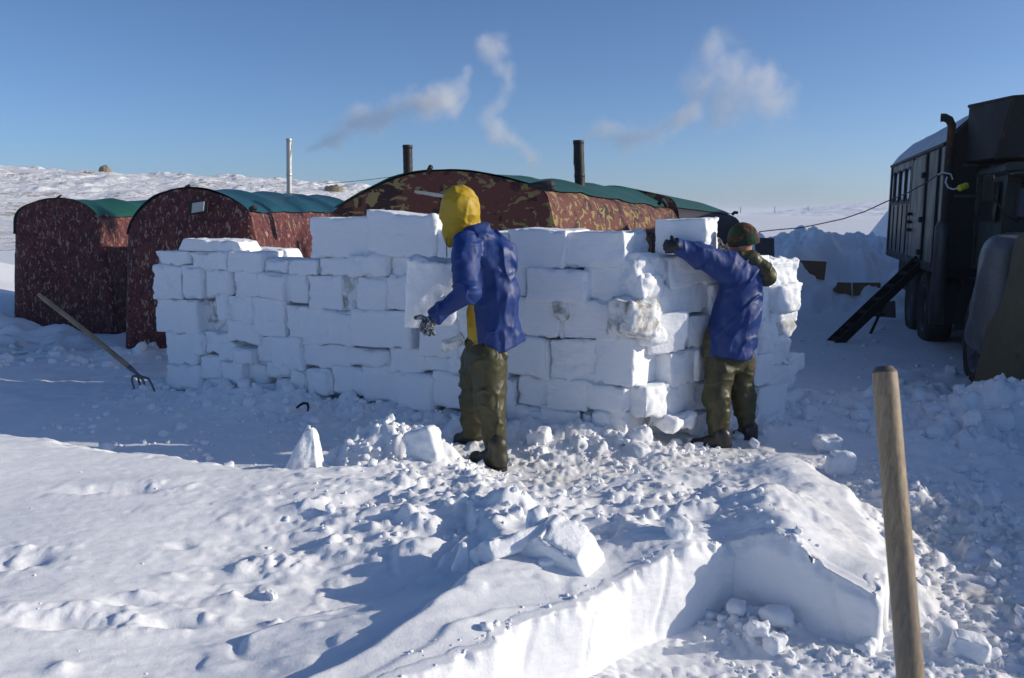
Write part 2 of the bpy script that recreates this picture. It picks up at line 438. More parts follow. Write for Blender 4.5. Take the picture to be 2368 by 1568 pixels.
    # wind-carved ledges running to the lower left
    def ledge(pts, h, w, y0, y1, sd):
        P = sorted([at2(a, b, 0.27) for a, b in pts], key=lambda q: q[1])
        Y = [q[1] for q in P]; X = [q[0] for q in P]
        xl = np.interp(y, Y, X) + 0.05 * vn2(y * 3, x * 0, sd) + 0.018 * vn2(y * 11, x * 0, sd + 1)
        # metres to the right of the ledge line
        f = sstep(0, w, x - xl) * np.exp(-np.maximum(0, x - xl - w) / 0.85)
        return h * f * sstep(y0 - 0.25, y0, y) * sstep(y1 + 0.25, y1, y)
    top += ledge([(560, 1650), (700, 1568), (840, 1480), (960, 1420), (1080, 1340), (1120, 1290)], 0.085, 0.11, 1.6, 3.55, 91)
    top += ledge([(780, 1600), (880, 1540), (1010, 1470), (1130, 1430), (1330, 1400)], 0.028, 0.05, 1.6, 3.0, 93)
    top += ledge([(560, 1440), (700, 1380), (900, 1330), (1000, 1290), (1090, 1240)], 0.045, 0.05, 2.9, 3.75, 95)
    top += ledge([(900, 1260), (1010, 1240), (1080, 1215)], 0.035, 0.05, 3.5, 3.95, 97)
    top -= 0.075 * gauss(x, y, *at2(880, 1330), 0.38, 0.17, 0.5)
    # ripples and sastrugi
    rx = x * 0.94 + y * 0.34; ry = -x * 0.34 + y * 0.94
    sas = fbm2(rx * 1.6, ry * 6.5, 3, 101)
    top += 0.008 * sas * (0.35 + 0.65 * sstep(-2.0, -0.3, x)) + 0.006 * np.abs(fbm2(rx * 3.1, ry * 11, 3, 103)) * sstep(-1.6, 0.0, x)
    # broken crust: lumps and hollows in the middle and right parts
    mid = gauss(x, y, -0.15, 3.95, 1.0, 0.55) + gauss(x, y, 0.75, 4.0, 0.7, 0.5) + 0.22 * gauss(x, y, -0.9, 3.2, 0.6, 0.3) + 0.9 * gauss(x, y, -0.3, 4.6, 0.6, 0.35)
    mid = np.minimum(mid, 1.0)
    l1 = np.maximum(0, fbm2(x * 5.5, y * 9, 4, 111) - 0.12); l2 = np.maximum(0, fbm2(x * 17, y * 22, 3, 113) - 0.25)
    top += mid * (0.038 * l1 ** 0.8 + 0.024 * l2 - 0.035 * np.maximum(0, fbm2(x * 4.2, y * 7, 3, 115) - 0.1))
    sc = sstep(0.62, 0.9, vn2(x * 7, y * 9, 117)) * (0.25 + 0.75 * sstep(-3.5, -1, x)) 
    top += 0.012 * sc * (1 - 0.6 * mid) * sstep(-2.2, -0.6, x)
    top += 0.0010 * fbm2(x * 30, y * 34, 3, 119)
    # footprints and single lumps
    for (u, v, rx_, ry_, dp) in [(270, 1150, .20, .05, .05), (45, 1290, .11, .07, .06), (135, 1408, .19, .06, .05), (385, 1392, .10, .04, .04), (840, 1160, .17, .07, .07), (1010, 1118, .14, .07, .05),
                                 (1010, 1215, .16, .08, .05), (420, 1240, .05, .03, .02), (300, 1358, .09, .03, .03), (560, 1320, .10, .04, .03), (1330, 1170, .14, .05, .04), (1640, 1110, .12, .05, .04)]:
        cx, cy = at2(u, v); g = gauss(x, y, cx, cy, rx_, ry_, 0.15)
        rg = gauss(x, y, cx + 0.03, cy + 0.02, rx_ * 1.5, ry_ * 1.7, 0.15) - g * 0.8
        top += -dp * g + 0.6 * dp * np.maximum(0, rg) * (0.55 + 0.9 * np.maximum(0, fbm2(x * 16, y * 18, 3, 121)))
    for (u, v, r_, h_) in [(625, 1262, .085, .085), (560, 1275, .05, .035), (690, 1262, .06, .04), (600, 1315, .045, .03), (545, 1325, .05, .04), (325, 1348, .04, .02), (630, 1375, .035, .05), (400, 1300, .04, .015), (140, 1505, .04, .03),
                           (250, 1155, .05, .03), (35, 1285, .05, .045), (1450, 1225, .10, .05), (1560, 1190, .08, .04), (700, 1170, .06, .03), (950, 1190, .1, .05), (780, 1230, .09, .05), (1170, 1180, .10, .05), (1050, 1170, .08, .05)]:
        cx, cy = at2(u, v); top += h_ * gauss(x, y, cx, cy, r_, r_ * 0.8) ** 0.8 * (0.75 + 0.4 * fbm2(x * 20, y * 20, 3, 123))
    wT = np.exp(-(dT / 0.22) ** 2) * sstep(0.8, 0.3, x)
    top = top * (1 - wT) + (0.285 + 0.25 * (top - 0.33)) * wT
    sB = ((x - 0.96) * 0.8042 + (y - 3.49) * -0.5943); dB = line_dist(x, y, face_b[:3])
    hB = np.interp(sB, [-0.1, 0.01, 0.09, 0.153, 0.256, 0.296, 0.359, 0.451, 0.553, 0.65], [.285, .306, .351, .375, .356, .33, .286, .252, .215, .16])
    wB = np.exp(-(dB / 0.13) ** 2)
    top = top * (1 - wB) + hB * wB
    z = z * (1 - soft) + top * soft
    # heap in front of the wall behind the bench
    hp = 0.30 * gauss(x, y, -0.85, 5.45, 0.42, 0.28) + 0.16 * gauss(x, y, -0.45, 5.15, 0.25, 0.3)
    z = np.maximum(z, hp * (1 + 0.22 * fbm2(x * 7, y * 7, 4, 131)) + z * 0.4)
    z = z + 0.05 * gauss(x, y, -1.9, 5.2, 0.5, 0.12) * (1 + fbm2(x * 9, y * 9, 3, 133))
    z += 0.10 * gauss(x, y, 2.45, 4.75, 0.45, 0.5)
    # the cut's floor: low rubble in the corner
    rub = gauss(x, y, 1.02, 3.34, 0.16, 0.12) + 0.5 * gauss(x, y, 1.15, 3.10, 0.35, 0.09, -0.5)
    z = z + np.where(cutoff, rub * (0.045 + 0.04 * fbm2(x * 22, y * 22, 3, 141)), 0)
    # slope of the mound down to the right hand track
    return z
TRENCH = np.array([[0.96, 3.49], [0.465, 3.16], [0.266, 2.93], [0.04, 2.80], [-0.056, 2.62], [-0.34, 2.42], [-1.0, 1.85], [-2.2, 0.9], [-2.6, 0.2], [-2.6, -3],
                   [6, -3], [6, 0.5], [2.0, 2.0], [1.66, 2.75], [1.50, 3.25], [1.465, 3.185], [1.44, 3.15], [1.15, 3.349]])

def grow(a, st, g, end):
    r = []; s = st
    while abs(a) < abs(end):
        s *= g; a += math.copysign(s, end); r.append(a)
    return r
xs = list(np.arange(-2.2, 2.0, 0.0105))
xl_ = grow(-2.2, -0.0105 * -1, 1.0, -2.2)
xm = list(np.arange(2.0, 4.6, 0.016)); xn = list(np.arange(-4.8, -2.2, 0.016))
xf = grow(4.6, 0.016, 1.035, 2600); xg = grow(-4.8, 0.016, 1.035, -2600)[::-1]
X_ = np.array(xg + xn + xs + xm + xf)
Yv = [-40, -20, -10, -5, -2, -0.5, 0.3, 0.8, 1.2, 1.5]
yy = 1.5
while yy < 11: yy += max(0.0075, 0.0034 * yy); Yv.append(yy)
while yy < 45: yy += 0.010 * yy * (1 + (yy - 11) / 60); Yv.append(yy)
while yy < 2600: yy *= 1.035; Yv.append(yy)
Y_ = np.array(Yv)
GX, GY = np.meshgrid(X_, Y_)
GZ = hgt(GX, GY, cut=0.03)
Vg = np.stack([GX, GY, GZ], -1).reshape(-1, 3)
Fg = grid_faces(len(Y_), len(X_))
def resample(pl, st):
    pl = np.array(pl); L = np.r_[0, np.cumsum(np.linalg.norm(np.diff(pl, axis=0), axis=1))]
    s = np.arange(0, L[-1], st); return np.stack([np.interp(s, L, pl[:, 0]), np.interp(s, L, pl[:, 1])], -1)
def cut_face(pl, side, base_n, taper=None):
    P = resample(pl, 0.012); T = np.gradient(P, axis=0); T /= np.linalg.norm(T, axis=1)[:, None]
    # smooth the corners a little
    Nn = np.stack([T[:, 1], -T[:, 0]], -1) * side        # towards the open cut
    for _ in range(6): Nn[1:-1] = (Nn[:-2] + Nn[1:-1] * 2 + Nn[2:]) / 4
    Nn /= np.linalg.norm(Nn, axis=1)[:, None]
    inn = P - Nn * 0.06
    zt = hgt(inn[:, 0], inn[:, 1], 0)
    s = np.arange(len(P)) * 0.012
    rows = []
    nr = 30
    for r in range(nr + 1):
        t = r / nr
        z = -0.03 + (zt + 0.03) * t
        rag = sstep(0.80, 1.0, t)
        dn = 0.006 * fbm2(s * 2 + base_n, s * 0 + z * 2, 2, base_n) + 0.0012 * vn2(s * 34 + base_n, z * 3, base_n + 3) + 0.0035 * fbm2(s * 9, z * 12, 3, base_n + 5)
        # saw cuts
        for sc_, a_ in ((0.42, 0.011), (0.86, 0.010), (1.15, 0.008)):
            dn = dn - a_ * np.exp(-((s - sc_ - 0.10 * (1 - t)) / 0.011) ** 2) * (0.3 + 0.7 * (t > 0.15))
        dn = dn + 0.006 * sstep(0.7, 1.0, t) * fbm2(s * 38, s * 0 + t * 5, 3, base_n + 11) - rag * (0.010 + 0.030 * np.maximum(0, fbm2(s * 16, s * 0 + t, 3, base_n + 8)))
        dn = dn + 0.02 * sstep(0.25, 0.0, t)
        rows.append(np.column_stack([P + Nn * dn[:, None], z - rag * 0.004 + 0 * s]))
    for q in (0.022, 0.034, 0.046, 0.06, 0.085, 0.12):
        pp = P + Nn * (dn * sstep(0.10, 0.02, q))[:, None] * 1.0 - Nn * (q - 0.016 * sstep(0.08, 0.02, q) + 0.006 * fbm2(s * 14, s * 0 + q, 2, base_n)[:, None])
        zz = hgt(pp[:, 0], pp[:, 1], 0)
        rows.append(np.column_stack([pp, zz + (0.003 if q < 0.08 else -0.012 if q < 0.1 else -0.05)]))
    G = np.array(rows); return G
allV = [Vg]; allF = [Fg]; off = len(Vg)
for pl, side, sd in ((face_l, -1, 201), (face_b, 1, 301)):
    G_ = cut_face(pl, side, sd)
    allV.append(G_.reshape(-1, 3)); allF.append(grid_faces(G_.shape[0], G_.shape[1]) + off); off += G_.shape[0] * G_.shape[1]
# ground material: snow with a faintly soiled trodden path
m, t, b = new_mat('snow_ground'); M_ground = m
v = coords(t)
n1 = noise(t, v, 2.2, 5)
c = mix(t, n1, (0.82, 0.835, 0.86), (0.89, 0.90, 0.915))
sep = N(t, 'SeparateXYZ'); t.links.new(v, sep.inputs[0])
def mth(op, a, b_=0.0, cl=False):
    n = N(t, 'Math', operation=op); n.use_clamp = cl
    for i, q in ((0, a), (1, b_)):
        if isinstance(q, (int, float)): n.inputs[i].default_value = q
        else: t.links.new(q, n.inputs[i])
    return n.outputs[0]
def blob(cx, cy, r):
    dx = mth('SUBTRACT', sep.outputs[0], cx); dy = mth('SUBTRACT', sep.outputs[1], cy)
    d = mth('SQRT', mth('ADD', mth('MULTIPLY', dx, dx), mth('MULTIPLY', dy, dy)))
    return mth('SUBTRACT', 1.0, mth('DIVIDE', d, r), True)
msk = mth('MAXIMUM', mth('MAXIMUM', blob(0.55, 5.3, 1.6), blob(2.3, 3.9, 1.5)), mth('MULTIPLY', blob(1.9, 5.4, 1.2), 1.0))
dn_ = ramp(t, noise(t, v, 3.0, 6, 0.7, 0.4), [(0.40, 0.0), (0.75, 0.75)])
c = mix(t, mth('MULTIPLY', msk, dn_), c, (0.66, 0.60, 0.48))
ms2 = mth('MAXIMUM', blob(0.22, 4.75, 0.35), mth('MAXIMUM', blob(2.15, 3.45, 0.30), blob(-1.65, 5.05, 0.3)))
c = mix(t, mth('MULTIPLY', ms2, ramp(t, noise(t, v, 9.0, 6, 0.7, 0.4), [(0.45, 0.0), (0.7, 0.9)])), c, (0.52, 0.42, 0.24))
ms3 = mth('MAXIMUM', blob(-8.0, 10.9, 1.5), blob(-6.2, 10.2, 1.2))
c = mix(t, mth('MULTIPLY', ms3, ramp(t, noise(t, v, 4.0, 6, 0.7, 0.4), [(0.50, 0.0), (0.62, 0.85)])), c, (0.20, 0.17, 0.12))
t.links.new(c, b.inputs['Base Color']); b.inputs['Roughness'].default_value = 0.6; b.inputs['Specular IOR Level'].default_value = 0.3
p = bump(t, b, noise(t, v, 90, 5, 0.7), 0.5, 0.0035)
p = bump(t, b, noise(t, v, 22, 5, 0.65), 0.4, 0.005, p)
p = bump(t, b, noise(t, coords(t, (1, 5, 1), (0, 0, 0.35)), 4, 4, 0.55), 0.25, 0.014, p)
dist_noise = noise(t, coords(t, (0.25, 0.8, 1)), 1.0, 6, 0.65)
bump(t, b, ramp(t, dist_noise, [(0.3, 0.0), (0.8, 1.0)]), 0.35, 0.10, p)
ground = obj('snow_ground', np.vstack(allV), np.vstack(allF), M_ground); ground['kind'] = 'structure'

def bank():
    gx = np.arange(3.6, 12.5, 0.045); gy = np.arange(14.6, 23.0, 0.06)
    x, y = np.meshgrid(gx, gy)
    by = 18.0 + 0.22 * (x - 6) + 0.5 * vn2(x * 0.5, x * 0, 51)
    w = y - by + 0.25 * fbm2(x * 1.6, y * 1.6, 3, 56)
    prof = sstep(-2.6, -0.3, w) * sstep(3.0, 0.8, w)
    blocky = np.round(2.2 * vn2(x * 1.9, y * 1.2, 53)) / 2.2
    crest = 1.12 + 0.14 * vn2(x * 0.8, x * 0, 52) + 0.17 * blocky + 0.07 * fbm2(x * 5, y * 4, 3, 54)
    lump = 0.10 * np.abs(fbm2(x * 2.4, y * 2.4, 4, 55)) + 0.05 * np.round(2 * vn2(x * 4.3, y * 4.3, 57)) / 2
    z = hgt(x, y) + prof * crest * sstep(3.7, 5.2, x) + lump * sstep(-3.2, -2.2, w) * sstep(3.2, 1.6, w) * sstep(3.6, 4.6, x) - 0.03
    o = obj('snow_bank', np.stack([x, y, z], -1).reshape(-1, 3), grid_faces(len(gy), len(gx)), M_snow); o['kind'] = 'structure'
bank()

# ------------------------------------------------------------------ hills
def hill(name, sky_pts, Yc, Yfront, depth, zfront, mat, nx, ny, rough, sd, power=1.0):
    P = [PW(u, v, Yc) for u, v in sky_pts]; X = [p[0] for p in P]; Z = [p[2] for p in P]
    x = np.linspace(X[0], X[-1], nx); tt = np.linspace(0, 1, ny)
    zc = np.interp(x, X, Z)
    A, T = np.meshgrid(x, tt)
    up = int(ny * 0.75); yv = np.where(T < 0.75, Yfront + (Yc - Yfront) * T / 0.75, Yc + depth * (T - 0.75) / 0.25)
    k = np.where(T < 0.75, (T / 0.75) ** power, np.cos((T - 0.75) / 0.25 * math.pi / 2))
    Xw = A * np.where(T < 0.75, 0.35 + 0.65 * (yv / Yc), yv / Yc)
    zz = zfront + (zc[None, :] - zfront) * k
    zz = zz + rough * (fbm2(Xw * 0.09, yv * 0.09, 3, sd) * np.minimum(1, T * 3) * 0.5 + 0.35 * np.maximum(0, fbm2(Xw * 0.35, yv * 0.30, 4, sd + 5)) * np.minimum(1, T * 2))
    o = obj(name, np.stack([Xw, yv, zz], -1).reshape(-1, 3), grid_faces(ny, nx), mat); o['kind'] = 'structure'
    return o
m, t, b = new_mat('hill_snow'); M_hill = m
v = coords(t)
rk = noise(t, coords(t, (1, 0.6, 2.5)), 0.16, 8, 0.72, 0.5)
rk2 = noise(t, v, 0.9, 6, 0.7, 0.8)
mm = N(t, 'Math', operation='MULTIPLY'); t.links.new(rk, mm.inputs[0]); t.links.new(rk2, mm.inputs[1])
f = ramp(t, mm.outputs[0], [(0.285, 0.0), (0.335, 0.9)])
rc_ = mix(t, noise(t, v, 1.7, 4), (0.17, 0.135, 0.09), (0.34, 0.28, 0.19))
t.links.new(mix(t, f, (0.84, 0.85, 0.87), rc_), b.inputs['Base Color']); b.inputs['Roughness'].default_value = 0.7
b.inputs['Specular IOR Level'].default_value = 0.2
p = bump(t, b, noise(t, v, 0.8, 8, 0.7), 0.9, 0.5)
bump(t, b, noise(t, coords(t, (0.5, 0.2, 2)), 0.6, 5, 0.6), 0.5, 0.8, p)
hill('hill_near', [(-700, 330), (-300, 372), (0, 386), (90, 391), (200, 394), (250, 398), (350, 408), (500, 414), (600, 419), (640, 421), (680, 424), (740, 427), (800, 431), (845, 436), (900, 446), (1000, 470), (1080, 492)], 120, 30, 60, -0.6, M_hill, 900, 260, 0.9, 401, 1.15)
M_far = snow_mat('far_snow', grain=0.3)
m, t, b = new_mat('far_snow'); M_far = m; v = coords(t)
t.links.new(mix(t, noise(t, coords(t, (0.3, 0.08, 1)), 0.05, 6), (0.80, 0.82, 0.86), (0.88, 0.89, 0.92)), b.inputs['Base Color']); b.inputs['Roughness'].default_value = 0.7
bump(t, b, noise(t, coords(t, (0.6, 0.15, 1)), 0.12, 6, 0.6), 0.7, 3.0)
hill('hill_far', [(1450, 500), (1560, 496), (1700, 493), (1780, 490), (1850, 484), (1930, 474), (2000, 467), (2060, 463), (2200, 460), (2500, 465), (3200, 478)], 900, 420, 500, -3, M_far, 300, 80, 1.6, 431, 1.6)
hill('hill_distant', [(-900, 480), (900, 480), (1300, 489), (1700, 491), (1900, 486), (2600, 480), (3200, 486)], 2000, 1400, 400, -5, M_far, 300, 50, 4.0, 461)
# boulders on the near hill
M_rock = simple_mat('rock', (0.30, 0.24, 0.15), 0.85, col2=(0.14, 0.11, 0.075), scale=1.2, bumpd=0.15, bscale=3)
def rock(u, v, Y, w, h, sd, label):
    p = PW(u, v, Y); n = 14; V = []
    th = np.linspace(0, 2 * math.pi, n, endpoint=False); ph = np.linspace(-0.5, math.pi / 2, 8)
    TH, PH = np.meshgrid(th, ph)
    D = np.stack([np.cos(TH) * np.cos(PH), np.sin(TH) * np.cos(PH), np.sin(PH)], -1)
    r = 1 + 0.35 * fbm3(D * 1.0 + sd, 1.6, 3, sd)
    P = D * r[..., None] * np.array([w / 2, w / 2, h])
    o = MB().grid(P + p, True).build('boulder', M_rock, smooth=False, origin=p)
    return tag(o, label, 'rock', 'boulders on the snowy hillside')
rock(210, 444, 104, 1.7, 1.1, 3, 'tan boulder on the slope just above the leftmost tent')
rock(12, 434, 108, 1.6, 0.6, 5, 'low tan boulder on the slope at the far left end')
rock(243, 399, 117, 1.6, 0.8, 7, 'small brown boulder on the skyline above the leftmost tent')
rock(32, 436, 108, 0.9, 0.5, 9, 'smallest tan boulder beside the low one at far left')
rock(770, 446, 100, 2.6, 1.0, 12, 'wide pale outcrop on the slope right of the silver chimney')
# ------------------------------------------------------------------ snow blocks
def rbox(size, rad, amp, sd, h=0.017, taper=(0, 0), skew=0.0, chips=1.0, rugged=None):
    """rough sawn block, centred on the origin: returns V, F"""
    hx, hy, hz = [s / 2 for s in size]
    nx, ny, nz = [max(4, int(s / h)) for s in size]
    V = []; Fc = []; idx = {}
    def vid(i, j, k):
        key = (i, j, k)
        if key not in idx: idx[key] = len(V); V.append((i / nx * 2 - 1, j / ny * 2 - 1, k / nz * 2 - 1))
        return idx[key]
    for k, rv in ((0, True), (nz, False)):
        for i in range(nx):
            for j in range(ny):
                q = [vid(i, j, k), vid(i + 1, j, k), vid(i + 1, j + 1, k), vid(i, j + 1, k)]; Fc.append(q[::-1] if rv else q)
    for j, rv in ((0, False), (ny, True)):
        for i in range(nx):
            for k in range(nz):
                q = [vid(i, j, k), vid(i + 1, j, k), vid(i + 1, j, k + 1), vid(i, j, k + 1)]; Fc.append(q[::-1] if rv else q)
    for i, rv in ((0, True), (nx, False)):
        for j in range(ny):
            for k in range(nz):
                q = [vid(i, j, k), vid(i, j + 1, k), vid(i, j + 1, k + 1), vid(i, j, k + 1)]; Fc.append(q[::-1] if rv else q)
    U = np.array(V); P = U * np.array([hx, hy, hz])
    off = np.array([sd * 3.17, sd * 1.91, sd * 2.3])
    # round the edges by a radius that varies along them
    r = rad * (1 + 0.9 * fbm3(P + off, 6, 2, sd)); r = np.clip(r, 0.006, min(hx, hy, hz) * 0.8)
    inner = np.clip(P, -np.array([hx, hy, hz]) + r[:, None], np.array([hx, hy, hz]) - r[:, None])
    d = P - inner; ln = np.linalg.norm(d, axis=1)[:, None]; dn = d / np.maximum(ln, 1e-6)
    P = inner + dn * r[:, None]
    ne = (np.abs(U) > 0.86).sum(1) >= 2
    edge = np.sort(np.abs(U) * np.array([1, 1, 1]), axis=1)[:, 1]
    dist_e = (1 - edge) * min(hx, hy, hz)
    nz_ = fbm3(P + off, 5.0, 3, sd + 3)
    disp = amp * nz_ - chips * 0.038 * np.exp(-dist_e / 0.02) * np.maximum(0, fbm3(P + off, 13, 3, sd + 7) + 0.05)
    if rugged is not None:
        w = rugged(U)
        disp = disp + w * (0.055 * fbm3(P + off, 7, 4, sd + 11, 0.6) - 0.03 * np.abs(fbm3(P + off, 15, 3, sd + 13)) + 0.015)
    cn = U / np.linalg.norm(U ** 1, axis=1)[:, None]
    nrm = np.where(ln > 1e-6, dn, np.sign(U) * (np.abs(U) > 0.999))
    P = P + nrm * disp[:, None]
    P[:, 0] *= 1 + taper[0] * U[:, 2]; P[:, 2] += taper[1] * U[:, 0] * hz; P[:, 0] += skew * U[:, 2] * hz
    return P, Fc
def rotm(ang, tilt=0.0, pitch=0.0):
    return np.array(Matrix.Rotation(ang, 3, 'Z') @ Matrix.Rotation(tilt, 3, 'Y') @ Matrix.Rotation(pitch, 3, 'X'))
def zz(reg, x, y):                                   # region views of the photograph -> full picture units
    o = {1: (0, 346.7, .4053), 2: (317.8, 462.3, .3316), 3: (664.5, 433.4, .3687), 5: (1126.8, 462.3, .4055), 6: (1444.7, 462.3, .4055)}[reg]
    return o[0] + o[2] * x, o[1] + o[2] * y
rnd = random.Random(4)
nBL = [0]
def block(reg, rect, label, plane='front', deep=0.40, out=0.0, dirty=0, tilt=None, rad=0.009, amp=0.010, taper=(0, 0), skew=0, rug=None, group='snow blocks of the wall', name='snow_block', grow_=0.001, yaw=None, chips=1.0):
    nBL[0] += 1; sd = nBL[0]
    a, c = (WALL_A, WALL_B) if plane == 'front' else (WALL_B, WALL_C)
    dr = (c - a) / np.linalg.norm(c - a); n = np.array([dr[1], -dr[0]])      # n points at the camera side
    a2 = a + n * out
    u0, v0 = zz(reg, rect[0], rect[1]); u1, v1 = zz(reg, rect[2], rect[3])
    um, vm = (u0 + u1) / 2, (v0 + v1) / 2
    pl = PP(u0, vm, a2, n); pr = PP(u1, vm, a2, n); pt = PP(um, v0, a2, n); pb = PP(um, v1, a2, n)
    w = np.hypot(*(pr - pl)[:2]) + grow_ * 2; h = pt[2] - pb[2] + grow_ * 2
    cpos = np.array([(pl[0] + pr[0]) / 2, (pl[1] + pr[1]) / 2, (pt[2] + pb[2]) / 2])
    cpos[:2] -= n * (deep / 2)
    if tilt is None: tilt = rnd.uniform(-0.034, 0.034)
    if yaw is None: yaw = rnd.uniform(-0.09, 0.09)
    cpos[:2] += n * rnd.uniform(-0.036, 0.036)
    V, Fc = rbox((w, deep, h), rad, amp, sd, taper=taper, skew=skew, rugged=rug, chips=chips)
    ang = math.atan2(dr[1], dr[0])
    V = V @ rotm(ang + yaw, tilt).T
    me = mesh_data(name, V, np.array(Fc)); me.materials.append(M_blockd if dirty else M_block)
    o = bpy.data.objects.new(name, me); COL.objects.link(o); o.location = cpos
    return tag(o, label, 'snow block', group)
rightend = lambda U: 0.40 * sstep(0.35, 0.9, U[:, 0])
leftend = lambda U: sstep(-0.2, -0.9, U[:, 0])
allr = lambda U: 0.48 + 0 * U[:, 0]
half = lambda U: 0.28 + 0 * U[:, 0]

# -- front wall, left part (region 2)
T = [
 ((120, 357, 365, 460), 'flat snow block at the left end of the top course, its ends level', {}),
 ((365, 365, 640, 492), 'long low snow block, second from the left end along the top course', dict(rug=half)),
 ((640, 362, 860, 507), 'snow block with a bright sunlit corner under the grey-blue wedge', {}),
 ((860, 410, 1035, 517), 'small rounded snow block right of the one with the sunlit corner', dict(rad=0.04)),
 ((1035, 415, 1255, 527), 'flat low snow block directly left of the tall top blocks', {}),
 ((315, 278, 712, 362), 'thin tapered snow slab lying alone on top of the left end of the wall', dict(out=-0.03, taper=(-0.10, 0), deep=0.30)),
 ((640, 338, 1040, 418), 'wedge-topped snow slab lying behind the sunlit corner on the low part of the wall', dict(out=-0.30, deep=0.22, taper=(-0.12, 0.05))),
 ((122, 460, 310, 690), 'squarish greyish snow block at the left end of the second course', dict(rug=half)),
 ((307, 462, 455, 695), 'upright narrow snow block, second from the left in the second course', dict(rad=0.03)),
 ((452, 485, 572, 692), 'upright snow block with a rounded right edge, third in the second course', dict(rad=0.035)),
 ((566, 490, 668, 655), 'small curved snow block wedged fourth in the second course', dict(rad=0.035, out=-0.02)),
 ((665, 500, 852, 685), 'smooth square snow block directly below the block with the sunlit corner', {}),
 ((850, 515, 1030, 700), 'smooth square snow block below the small rounded top block', {}),
 ((1022, 522, 1182, 715), 'snow block above the small dark gap in the wall', dict(out=-0.02)),
 ((112, 693, 402, 932), 'large snow block jutting out over the wall\'s left end', dict(out=0.02)),
 ((400, 690, 620, 930), 'dirty grey-brown speckled snow block near the left end', dict(out=-0.07, dirty=1)),
 ((532, 652, 626, 852), 'narrow white snow block overlapping the dirty grey one', dict(out=0.03, rad=0.04)),
 ((620, 668, 802, 872), 'snow block of the third course right of the narrow one', {}),
 ((800, 690, 1036, 952), 'tall smooth snow block in the third course with a slanting left edge', dict(skew=-0.05)),
 ((1040, 742, 1290, 1012), 'big square snow block just under the small dark gap', {}),
 ((620, 850, 842, 1002), 'snow block with a sloping underside below the third course', dict(taper=(0, -0.2))),
 ((185, 930, 392, 1152), 'tall snow block carrying the jutting one at the left end', {}),
 ((390, 930, 466, 1085), 'thin upright snow piece beside the tall left-end block', dict(rad=0.03)),
 ((465, 925, 652, 1075), 'snow block straight under the dirty grey one', {}),
 ((545, 1000, 670, 1132), 'small snow block with a lit edge under the sloping one', dict(out=0.03)),
 ((667, 1035, 810, 1142), 'small snow block right under the sloping underside', dict(out=0.01)),
 ((806, 942, 942, 1132), 'upright snow block of the fourth course left of the square one', {}),
 ((940, 955, 1142, 1182), 'square snow block of the fourth course, left of the long low one', {}),
 ((200, 1152, 422, 1325), 'bottom snow block at the very left foot of the wall', dict(rad=0.03)),
 ((412, 1082, 590, 1262), 'half buried rounded snow block, second along the left foot', dict(rad=0.04)),
 ((586, 1132, 737, 1287), 'protruding square snow block low in the left part', dict(out=0.04)),
 ((740, 1130, 890, 1282), 'snow block right of the protruding square one', dict(rad=0.03)),
 ((890, 1130, 1072, 1242), 'low snow block of the fifth course under the upright one', dict(rad=0.03)),
 ((1052, 1182, 1167, 1352), 'leaning narrow snow block at the foot of the wall', dict(rad=0.03, tilt=0.12, out=0.03)),
 ((1167, 1182, 1342, 1372), 'squarish snow block low in the wall, up left of the black hook', {}),
 ((450, 1255, 732, 1385), 'wide bottom snow block partly drifted over near the left foot', dict(rad=0.04)),
 ((738, 1282, 942, 1400), 'bottom snow block partly drifted over, left of centre of the low part', dict(rad=0.04)),
 ((940, 1245, 1062, 1390), 'small bottom snow block partly drifted over', dict(rad=0.04)),
]
for r_, l_, k_ in T: block(2, r_, l_, **k_)
